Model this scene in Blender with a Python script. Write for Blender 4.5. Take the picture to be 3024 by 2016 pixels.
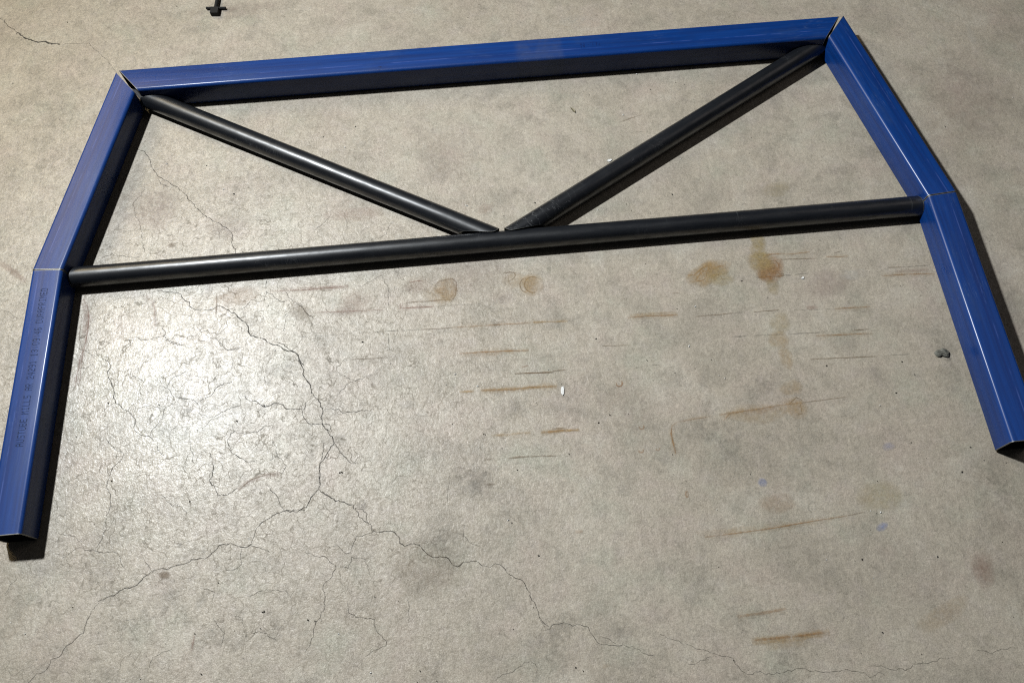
import bpy, bmesh, math, random
from mathutils import Matrix, Vector

for o in list(bpy.data.objects):
    bpy.data.objects.remove(o, do_unlink=True)
scene = bpy.context.scene
COL = scene.collection

# ---------------------------------------------------------------- camera
cam_data = bpy.data.cameras.new('camera')
cam = bpy.data.objects.new('camera', cam_data)
COL.objects.link(cam)
cam_data.sensor_fit = 'HORIZONTAL'
cam_data.sensor_width = 36.0
cam_data.lens = 36.0 * 0.80261
cam_data.clip_start = 0.01
cam_data.clip_end = 50.0
RX = Vector((0.996128, -0.086127, -0.017635))
DN = Vector((-0.086022, -0.913472, -0.397706))
FW = Vector((0.018144, 0.397683, -0.917344))
m = Matrix((( RX.x, -DN.x, -FW.x, -0.02429),
            ( RX.y, -DN.y, -FW.y, -1.43168),
            ( RX.z, -DN.z, -FW.z,  1.57453),
            (0, 0, 0, 1)))
cam.matrix_world = m
scene.camera = cam

# ---------------------------------------------------------------- light: one flood lamp high on the left, a weak warm shop lamp behind it, an added soft fill on the right
world = bpy.data.worlds.new('World')
scene.world = world
world.use_nodes = True
bg = world.node_tree.nodes['Background']
bg.inputs['Color'].default_value = (0.95, 1.0, 1.06, 1)
bg.inputs['Strength'].default_value = 0.018

def area(name, loc, direction, size, power, color):
    d = bpy.data.lights.new(name, 'AREA')
    d.shape = 'DISK'
    d.size = size
    d.energy = power
    d.color = color
    o = bpy.data.objects.new(name, d)
    COL.objects.link(o)
    o.location = loc
    o.rotation_euler = Vector(direction).to_track_quat('-Z', 'Y').to_euler()
    return o

def polar(az, el):
    a, e = math.radians(az), math.radians(el)
    return (math.cos(e) * math.cos(a), math.cos(e) * math.sin(a), math.sin(e))

area('flood_lamp', (-1.44, 0.26, 2.47), polar(-35, -12), 0.17, 180.0, (0.925, 0.972, 1.0))
area('warm_lamp', (-2.6, 1.7, 2.4), (0.6, -0.4, -0.7), 1.6, 34.0, (1.0, 0.77, 0.40))

area('right_fill', (2.9, 0.3, 3.2), (-0.45, -0.2, -0.87), 2.0, 5.5, (1.0, 0.9, 0.83))  # added fill without a real fixture, brightens the right of the floor

scene.view_settings.view_transform = 'Standard'
scene.view_settings.look = 'None'
scene.view_settings.exposure = 0.0
scene.view_settings.gamma = 1.0
scene.view_settings.use_curve_mapping = False
scene.render.engine = 'CYCLES'
scene.cycles.use_denoising = False
scene.cycles.filter_width = 1.15
scene.cycles.transparent_max_bounces = 32
scene.cycles.max_bounces = 6
scene.cycles.diffuse_bounces = 0
scene.cycles.glossy_bounces = 2

# ---------------------------------------------------------------- survey of the slab, metres in plan
# cracks: (width in mm, depth, line)
CRACKS = [
(1.5,0.8,((-1.2178,0.2688),(-1.2054,0.2602),(-1.1916,0.2423),(-1.1782,0.2264),(-1.164,0.2141))),
(4.2,0.8,((-1.1656,0.2161),(-1.1591,0.2089),(-1.1437,0.1977),(-1.1199,0.1834),(-1.0944,0.1765),(-1.0719,0.1706),(-1.0515,0.1643))),
(1.0,0.8,((-1.0535,0.1652),(-1.025,0.1651),(-1.0,0.1604),(-0.9796,0.1593),(-0.9685,0.1458),(-0.953,0.1284),(-0.9405,0.1131),(-0.9259,0.1029),(-0.919,0.0884),(-0.9111,0.0772),(-0.9029,0.0626))),
(1.5,0.8,((-0.8339,-0.1695),(-0.825,-0.1779),(-0.8078,-0.1894),(-0.7937,-0.2129),(-0.7855,-0.2379),(-0.7715,-0.2609),(-0.7484,-0.2775),(-0.7234,-0.2942),(-0.702,-0.3174),(-0.697,-0.3319),(-0.6801,-0.3498),(-0.655,-0.3775),(-0.6308,-0.3935),(-0.6105,-0.4113),(-0.5942,-0.4286),(-0.5912,-0.4511),(-0.5803,-0.4786),(-0.5719,-0.4969))),
(1.0,0.8,((-0.7715,-0.2609),(-0.7601,-0.2787),(-0.7474,-0.2894),(-0.7275,-0.2914))),
(1.0,0.8,((-0.8225,-0.3289),(-0.8135,-0.362),(-0.8,-0.3815),(-0.7931,-0.4137),(-0.7864,-0.4455),(-0.7778,-0.477))),
(1.0,0.8,((-0.7996,-0.2796),(-0.805,-0.3073),(-0.8225,-0.3289))),
(0.9,0.8,((-0.6186,-0.4396),(-0.6176,-0.4218),(-0.6065,-0.4139))),
(0.9,0.8,((-0.4092,-0.4376),(-0.3901,-0.4215),(-0.3708,-0.4007))),
(0.8,0.8,((-0.2827,-0.4766),(-0.2518,-0.4663),(-0.2315,-0.4279))),
(1.2,0.8,((-0.8778,-0.463),(-0.8555,-0.4586),(-0.8474,-0.4638),(-0.8323,-0.4631),(-0.805,-0.4701),(-0.7937,-0.469))),
(1.6,1.0,((-0.7474,-0.5556),(-0.7117,-0.5674),(-0.6964,-0.5731),(-0.6882,-0.5836),(-0.6764,-0.593),(-0.6758,-0.6014),(-0.6667,-0.6091),(-0.6516,-0.6133),(-0.6294,-0.616),(-0.6198,-0.6108),(-0.6126,-0.6079))),
(2.1,1.0,((-0.6126,-0.6079),(-0.6,-0.6141),(-0.5897,-0.6225),(-0.5772,-0.6286),(-0.5682,-0.6363),(-0.5642,-0.6448),(-0.5514,-0.6568),(-0.5461,-0.6681),(-0.5405,-0.686),(-0.5259,-0.6887),(-0.5135,-0.6965),(-0.5012,-0.7043),(-0.484,-0.7125),(-0.4669,-0.722),(-0.4499,-0.7302),(-0.4402,-0.7389),(-0.4376,-0.7496),(-0.4278,-0.7634))),
(1.6,1.0,((-0.4842,-0.7059),(-0.4696,-0.7099),(-0.4621,-0.7225),(-0.4463,-0.7305),(-0.4389,-0.7403))),
(2.6,1.0,((-0.4376,-0.7496),(-0.4278,-0.7634),(-0.4276,-0.7814),(-0.4202,-0.7999),(-0.4129,-0.8132),(-0.4093,-0.8262))),
(1.9,1.0,((-0.4093,-0.8262),(-0.3962,-0.8399),(-0.3891,-0.8554),(-0.3855,-0.8681),(-0.389,-0.88),(-0.3866,-0.8948),(-0.375,-0.9104))),
(1.4,1.0,((-0.5133,-0.5555),(-0.5099,-0.5839),(-0.4973,-0.5907),(-0.4896,-0.5984),(-0.4795,-0.6076),(-0.4696,-0.61))),
(1.0,1.0,((-0.5099,-0.5839),(-0.5167,-0.6027),(-0.5315,-0.6041),(-0.5439,-0.6015),(-0.5533,-0.613),(-0.5677,-0.6199))),
(1.0,1.0,((-0.4753,-0.576),(-0.4651,-0.5882),(-0.4599,-0.6012),(-0.4447,-0.6178),(-0.4348,-0.6243))),
(1.6,1.0,((-0.4447,-0.6178),(-0.4297,-0.633),(-0.4198,-0.6449),(-0.4049,-0.6599))),
(1.0,1.0,((-0.4518,-0.6337),(-0.4663,-0.6432),(-0.4683,-0.662),(-0.4728,-0.6804))),
(1.2,1.0,((-0.7843,-0.663),(-0.7664,-0.6727),(-0.7541,-0.6752),(-0.7353,-0.6695),(-0.7244,-0.6687),(-0.7126,-0.6804),(-0.7023,-0.688),(-0.6826,-0.6944))),
(1.0,1.0,((-0.7244,-0.6687),(-0.7228,-0.6594),(-0.73,-0.6453))),
(1.0,1.0,((-0.6381,-0.6728),(-0.613,-0.6885),(-0.5876,-0.712),(-0.5659,-0.7127))),
(0.9,1.0,((-0.5799,-0.7206),(-0.5757,-0.7573),(-0.5849,-0.7642))),
(1.0,1.0,((-0.2495,-0.7068),(-0.25,-0.7253),(-0.2493,-0.7438))),
(0.9,1.0,((-0.2503,-0.6446),(-0.2466,-0.5979),(-0.2609,-0.5683),(-0.2911,-0.5796),(-0.3037,-0.5924),(-0.3235,-0.5849))),
(1.8,1.0,((-0.3898,-0.8921),(-0.3782,-0.9065),(-0.369,-0.9218),(-0.3655,-0.9328))),
(1.3,1.0,((-0.3655,-0.9328),(-0.3575,-0.9419),(-0.3484,-0.9593),(-0.3349,-0.9769),(-0.3167,-0.9809))),
(1.7,1.0,((-0.3655,-0.9328),(-0.3735,-0.9475),(-0.3849,-0.9607),(-0.3916,-0.9741),(-0.3915,-0.9904),(-0.3913,-1.0134),(-0.3935,-1.0269))),
(1.1,1.0,((-0.3862,-0.9274),(-0.3872,-0.9581),(-0.3939,-0.9762),(-0.3948,-1.0016),(-0.3924,-1.0168))),
(1.9,1.0,((-0.3935,-1.0269),(-0.4046,-1.0373),(-0.4134,-1.05),(-0.4199,-1.0572),(-0.4354,-1.0637),(-0.4575,-1.0639))),
(1.3,1.0,((-0.4575,-1.0639),(-0.4689,-1.0517),(-0.4763,-1.0262),(-0.49,-1.0182),(-0.4948,-1.0063))),
(1.6,1.0,((-0.8508,-0.7043),(-0.835,-0.7175),(-0.8279,-0.7286),(-0.8338,-0.7396),(-0.8268,-0.7608),(-0.8194,-0.7742),(-0.81,-0.8077),(-0.7908,-0.8244),(-0.7758,-0.8345),(-0.7686,-0.8486),(-0.7708,-0.8619),(-0.7625,-0.876),(-0.7455,-0.886),(-0.7337,-0.8895),(-0.7283,-0.8984))),
(1.1,1.0,((-0.8099,-0.809),(-0.8243,-0.8164),(-0.8372,-0.8263))),
(1.2,1.0,((-0.7349,-0.8882),(-0.7325,-0.8763),(-0.7222,-0.8627),(-0.7115,-0.8515),(-0.7073,-0.8321),(-0.6861,-0.8192))),
(1.1,1.0,((-0.7073,-0.8321),(-0.7206,-0.826),(-0.7349,-0.8234),(-0.7606,-0.8223),(-0.7791,-0.8243))),
(1.9,1.0,((-0.6894,-0.8064),(-0.663,-0.8151),(-0.6533,-0.8198),(-0.6434,-0.8281))),
(1.3,1.0,((-0.7245,-0.7805),(-0.7062,-0.7872),(-0.6894,-0.8064))),
(1.4,1.0,((-0.6434,-0.8281),(-0.6324,-0.8167),(-0.6163,-0.8107),(-0.6054,-0.7966),(-0.594,-0.7901),(-0.5754,-0.7842))),
(1.3,1.0,((-0.7063,-0.786),(-0.7015,-0.7725),(-0.6904,-0.762),(-0.6696,-0.755))),
(1.6,1.0,((-0.549,-0.8194),(-0.5356,-0.8319),(-0.5239,-0.8305),(-0.5047,-0.8435),(-0.4884,-0.8413),(-0.472,-0.844),(-0.4625,-0.8523),(-0.4507,-0.8546),(-0.4262,-0.8581),(-0.4229,-0.8436))),
(1.4,1.0,((-0.4262,-0.8581),(-0.4259,-0.8778),(-0.4153,-0.891),(-0.3898,-0.8933))),
(1.5,1.0,((-0.6137,-0.9327),(-0.6058,-0.9499),(-0.6016,-0.9828),(-0.6069,-0.9893),(-0.5935,-1.0065),(-0.5884,-1.0184),(-0.5703,-1.0223),(-0.553,-1.0102))),
(1.4,1.0,((-0.5702,-0.9343),(-0.5782,-0.9121),(-0.572,-0.8983),(-0.563,-0.8943),(-0.5444,-0.8984),(-0.5145,-0.8964),(-0.501,-0.8855))),
(1.4,1.0,((-0.5702,-0.9343),(-0.5512,-0.9502),(-0.5327,-0.9577),(-0.5213,-0.9588))),
(1.2,1.0,((-0.563,-0.8943),(-0.5705,-0.8815),(-0.5825,-0.8731))),
(1.2,1.0,((-0.4885,-0.918),(-0.4812,-0.9329),(-0.4761,-0.9523),(-0.4597,-0.9726),(-0.4683,-0.988))),
(1.0,1.0,((-0.4761,-0.9523),(-0.4918,-0.9603))),
(1.3,1.0,((-0.8212,-0.8875),(-0.7983,-0.9087),(-0.7835,-0.9195),(-0.7846,-0.9312),(-0.8032,-0.9482),(-0.811,-0.9799),(-0.802,-1.0013),(-0.803,-1.0125),(-0.7989,-1.0197),(-0.8045,-1.0393))),
(1.2,1.0,((-0.7188,-0.9016),(-0.7165,-0.9162),(-0.7028,-0.9292))),
(1.1,1.0,((-0.6519,-0.9078),(-0.6482,-0.9271),(-0.642,-0.9513))),
(1.1,1.0,((-0.7057,-1.0032),(-0.6909,-1.0204),(-0.6767,-1.0307),(-0.6585,-1.0368),(-0.6486,-1.0511))),
(1.3,1.0,((-0.7814,-0.7522),(-0.7664,-0.7613),(-0.7561,-0.7699))),
(1.2,1.0,((-0.6399,-0.8458),(-0.628,-0.8493),(-0.6205,-0.8574),(-0.6021,-0.8542),(-0.5817,-0.8438),(-0.5563,-0.8387))),
(1.1,1.0,((-0.6307,-0.8808),(-0.6132,-0.863),(-0.5881,-0.8555))),
(1.3,1.0,((-0.7187,-0.6772),(-0.6985,-0.6884),(-0.6812,-0.694))),
(1.2,1.0,((-0.6078,-0.7114),(-0.5861,-0.7121),(-0.5669,-0.7126),(-0.5574,-0.7082))),
(1.2,1.0,((-0.3853,-0.8644),(-0.3714,-0.862),(-0.355,-0.8672),(-0.3434,-0.8756),(-0.3248,-0.8749),(-0.3085,-0.8727),(-0.2871,-0.8759))),
(0.9,1.0,((-0.3597,-0.837),(-0.3502,-0.8229),(-0.3313,-0.8095),(-0.3194,-0.8068),(-0.2856,-0.7959))),
(0.9,1.0,((-0.362,-0.7837),(-0.3454,-0.7929),(-0.3312,-0.8019),(-0.3194,-0.8068))),
(1.2,1.0,((-0.3898,-0.8921),(-0.3713,-0.8999),(-0.369,-0.9098),(-0.3759,-0.9115))),
(2.0,0.8,((-0.3937,-1.0277),(-0.3769,-1.0377),(-0.3615,-1.0504),(-0.3462,-1.0546),(-0.3282,-1.0618),(-0.3241,-1.0692))),
(1.6,0.8,((-0.3241,-1.0692),(-0.3173,-1.0823),(-0.3051,-1.0972),(-0.2956,-1.1036),(-0.2903,-1.115))),
(1.2,0.8,((-0.3241,-1.0692),(-0.3103,-1.0718),(-0.3021,-1.0809),(-0.3009,-1.0921),(-0.2956,-1.1036))),
(1.8,0.8,((-0.2903,-1.115),(-0.2726,-1.1207),(-0.2629,-1.1188),(-0.2534,-1.1224),(-0.2442,-1.1327),(-0.2404,-1.1425),(-0.2311,-1.1501),(-0.2172,-1.1446),(-0.2052,-1.1511),(-0.1974,-1.1598),(-0.1897,-1.1685),(-0.1763,-1.1724),(-0.1601,-1.1751),(-0.1496,-1.18),(-0.142,-1.19),(-0.1341,-1.1933),(-0.1176,-1.189),(-0.0987,-1.1886))),
(1.4,0.8,((-0.0987,-1.1886),(-0.0885,-1.1974),(-0.0725,-1.1996),(-0.0641,-1.1964),(-0.0562,-1.1989),(-0.0462,-1.209),(-0.0392,-1.2214),(-0.0288,-1.225),(-0.0122,-1.2342),(-0.0066,-1.2463),(-0.0038,-1.2594),(0.0039,-1.2754),(0.0074,-1.2934),(0.014,-1.3065),(0.025,-1.3149))),
(1.1,0.8,((0.0074,-1.2934),(0.012,-1.3138),(0.0177,-1.3217),(0.0371,-1.3123),(0.0532,-1.3094),(0.0679,-1.3187),(0.0813,-1.3161),(0.0939,-1.321),(0.1024,-1.3366),(0.1119,-1.3546),(0.1336,-1.3577),(0.1543,-1.3583),(0.172,-1.3623),(0.1886,-1.3759),(0.2051,-1.3833))),
(0.9,0.8,((0.1176,-1.3404),(0.1325,-1.3466),(0.1416,-1.356))),
(1.1,0.8,((-0.2903,-1.115),(-0.3027,-1.1207),(-0.3219,-1.1244),(-0.3276,-1.1388),(-0.3331,-1.153),(-0.3413,-1.1523),(-0.3575,-1.1361),(-0.3739,-1.14))),
(1.2,0.8,((-0.42,-1.1453),(-0.4037,-1.1507),(-0.3792,-1.1582),(-0.3603,-1.1745),(-0.3684,-1.1909),(-0.3844,-1.2077),(-0.3803,-1.2287),(-0.3829,-1.2489),(-0.4024,-1.2824),(-0.4009,-1.2974),(-0.4176,-1.3205))),
(1.0,0.8,((-0.3603,-1.1745),(-0.3387,-1.1804),(-0.3332,-1.1597),(-0.3062,-1.1674),(-0.301,-1.1837),(-0.2958,-1.1947))),
(1.1,0.8,((-0.3418,-1.2423),(-0.3393,-1.2603),(-0.3209,-1.2708),(-0.2894,-1.2748),(-0.2872,-1.295),(-0.2719,-1.3136),(-0.2721,-1.3234),(-0.2931,-1.3314),(-0.3061,-1.3351))),
(0.8,0.8,((-0.0824,-1.3978),(-0.0664,-1.3897),(-0.0479,-1.3841),(-0.0264,-1.374),(-0.0131,-1.3703),(-0.0038,-1.3808),(-0.0044,-1.3998))),
(0.8,0.8,((-0.1406,-1.0192),(-0.1411,-1.0534),(-0.1436,-1.0729))),
(0.8,0.8,((-0.1173,-1.1196),(-0.12,-1.1411),(-0.1099,-1.1529),(-0.0885,-1.1601))),
(0.8,0.8,((-0.2304,-1.2471),(-0.2286,-1.2701),(-0.2292,-1.2876))),
(1.1,0.55,((0.2221,-1.3477),(0.2658,-1.3674),(0.29,-1.378),(0.3168,-1.3876),(0.3367,-1.3918),(0.3458,-1.3986),(0.3492,-1.4073),(0.3571,-1.4199),(0.3662,-1.4255),(0.3846,-1.4235),(0.4091,-1.4292),(0.4346,-1.4302),(0.4587,-1.4264),(0.4859,-1.4311),(0.5177,-1.4379),(0.5413,-1.4359),(0.5565,-1.4373),(0.5792,-1.4487),(0.5961,-1.4431),(0.6055,-1.4463))),
(1.1,0.55,((0.5916,-1.4308),(0.6087,-1.4347),(0.6175,-1.4402),(0.6329,-1.4403),(0.6445,-1.4449),(0.6654,-1.4348),(0.6913,-1.4347),(0.7078,-1.4314),(0.7319,-1.4287))),
(0.9,0.55,((0.7727,-1.4226),(0.8037,-1.4313),(0.8232,-1.427),(0.8433,-1.4215))),
(0.8,0.55,((0.265,-1.4024),(0.2804,-1.4025),(0.3002,-1.3934),(0.3184,-1.3926))),
(1.5,0.62,((-0.4211,-1.063),(-0.4516,-1.0615),(-0.4789,-1.0666),(-0.4985,-1.076),(-0.5129,-1.0896),(-0.5173,-1.104),(-0.5217,-1.117))),
(2.6,0.62,((-0.5216,-1.1182),(-0.5312,-1.1239),(-0.5435,-1.1219))),
(1.7,0.62,((-0.5435,-1.1219),(-0.5611,-1.1147),(-0.5831,-1.1164),(-0.5994,-1.1307),(-0.6087,-1.1382),(-0.6329,-1.1397),(-0.647,-1.1468),(-0.6617,-1.1455),(-0.6807,-1.151),(-0.6977,-1.1506),(-0.707,-1.1557))),
(1.9,0.62,((-0.7,-1.1516),(-0.707,-1.1557),(-0.7206,-1.1652),(-0.7314,-1.1783),(-0.7504,-1.1808),(-0.7647,-1.1824),(-0.7713,-1.1876),(-0.7874,-1.1943),(-0.8011,-1.2001))),
(1.4,0.62,((-0.8011,-1.2001),(-0.8068,-1.2122),(-0.8152,-1.2218),(-0.8196,-1.235),(-0.8234,-1.2528),(-0.8385,-1.2637),(-0.8532,-1.2769),(-0.8609,-1.2895),(-0.8741,-1.2949),(-0.879,-1.3097),(-0.899,-1.3156),(-0.9131,-1.3295))),
(1.2,0.62,((-0.8791,-1.1141),(-0.847,-1.0976),(-0.8316,-1.1039),(-0.8125,-1.0995),(-0.8075,-1.0779),(-0.8012,-1.0687),(-0.8066,-1.0307))),
(1.2,0.62,((-0.8316,-1.1039),(-0.8141,-1.1066),(-0.8012,-1.1126),(-0.7841,-1.113),(-0.774,-1.1163),(-0.7674,-1.1325),(-0.7586,-1.1476))),
(1.0,0.62,((-0.8929,-1.0654),(-0.87,-1.0711),(-0.8434,-1.087))),
(1.1,0.62,((-0.7297,-1.119),(-0.7237,-1.1316),(-0.7103,-1.1447),(-0.7085,-1.152))),
(1.2,0.62,((-0.5214,-1.1231),(-0.5065,-1.1293),(-0.4866,-1.1395))),
(1.1,0.62,((-0.5384,-1.1264),(-0.5408,-1.1551),(-0.5537,-1.1658),(-0.5633,-1.1661),(-0.5735,-1.1569))),
(1.1,0.62,((-0.6148,-1.1933),(-0.6003,-1.1946),(-0.5891,-1.2026),(-0.5931,-1.2161))),
(1.1,0.62,((-0.5876,-1.2486),(-0.5624,-1.2756),(-0.5704,-1.3016))),
(1.0,0.62,((-0.5497,-1.2474),(-0.5328,-1.2535),(-0.5297,-1.2695))),
(1.0,0.62,((-0.5246,-1.2801),(-0.5011,-1.2788),(-0.4771,-1.292),(-0.4699,-1.2971))),
(1.0,0.62,((-0.6572,-1.2962),(-0.6914,-1.3064),(-0.698,-1.3233))),
(1.0,0.62,((-0.7518,-1.2387),(-0.7307,-1.236))),
(1.0,0.62,((-0.9797,-1.1704),(-0.966,-1.1505),(-0.9602,-1.1415))),
(1.0,0.62,((-0.5464,-1.2156),(-0.513,-1.214),(-0.4941,-1.2063),(-0.4555,-1.2121),(-0.4433,-1.2247))),
(1.0,0.7,((-0.9039,-0.6759),(-0.892,-0.6844),(-0.8745,-0.6949),(-0.8509,-0.703))),
(1.0,0.7,((-0.8953,-0.7238),(-0.8767,-0.7226),(-0.8665,-0.7177))),
(1.0,0.7,((-0.9092,-0.8441),(-0.8941,-0.84),(-0.8846,-0.8326))),
(1.0,0.7,((-1.0826,-0.5739),(-1.063,-0.5758),(-1.0465,-0.5928),(-1.0344,-0.6001))),
]
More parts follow.
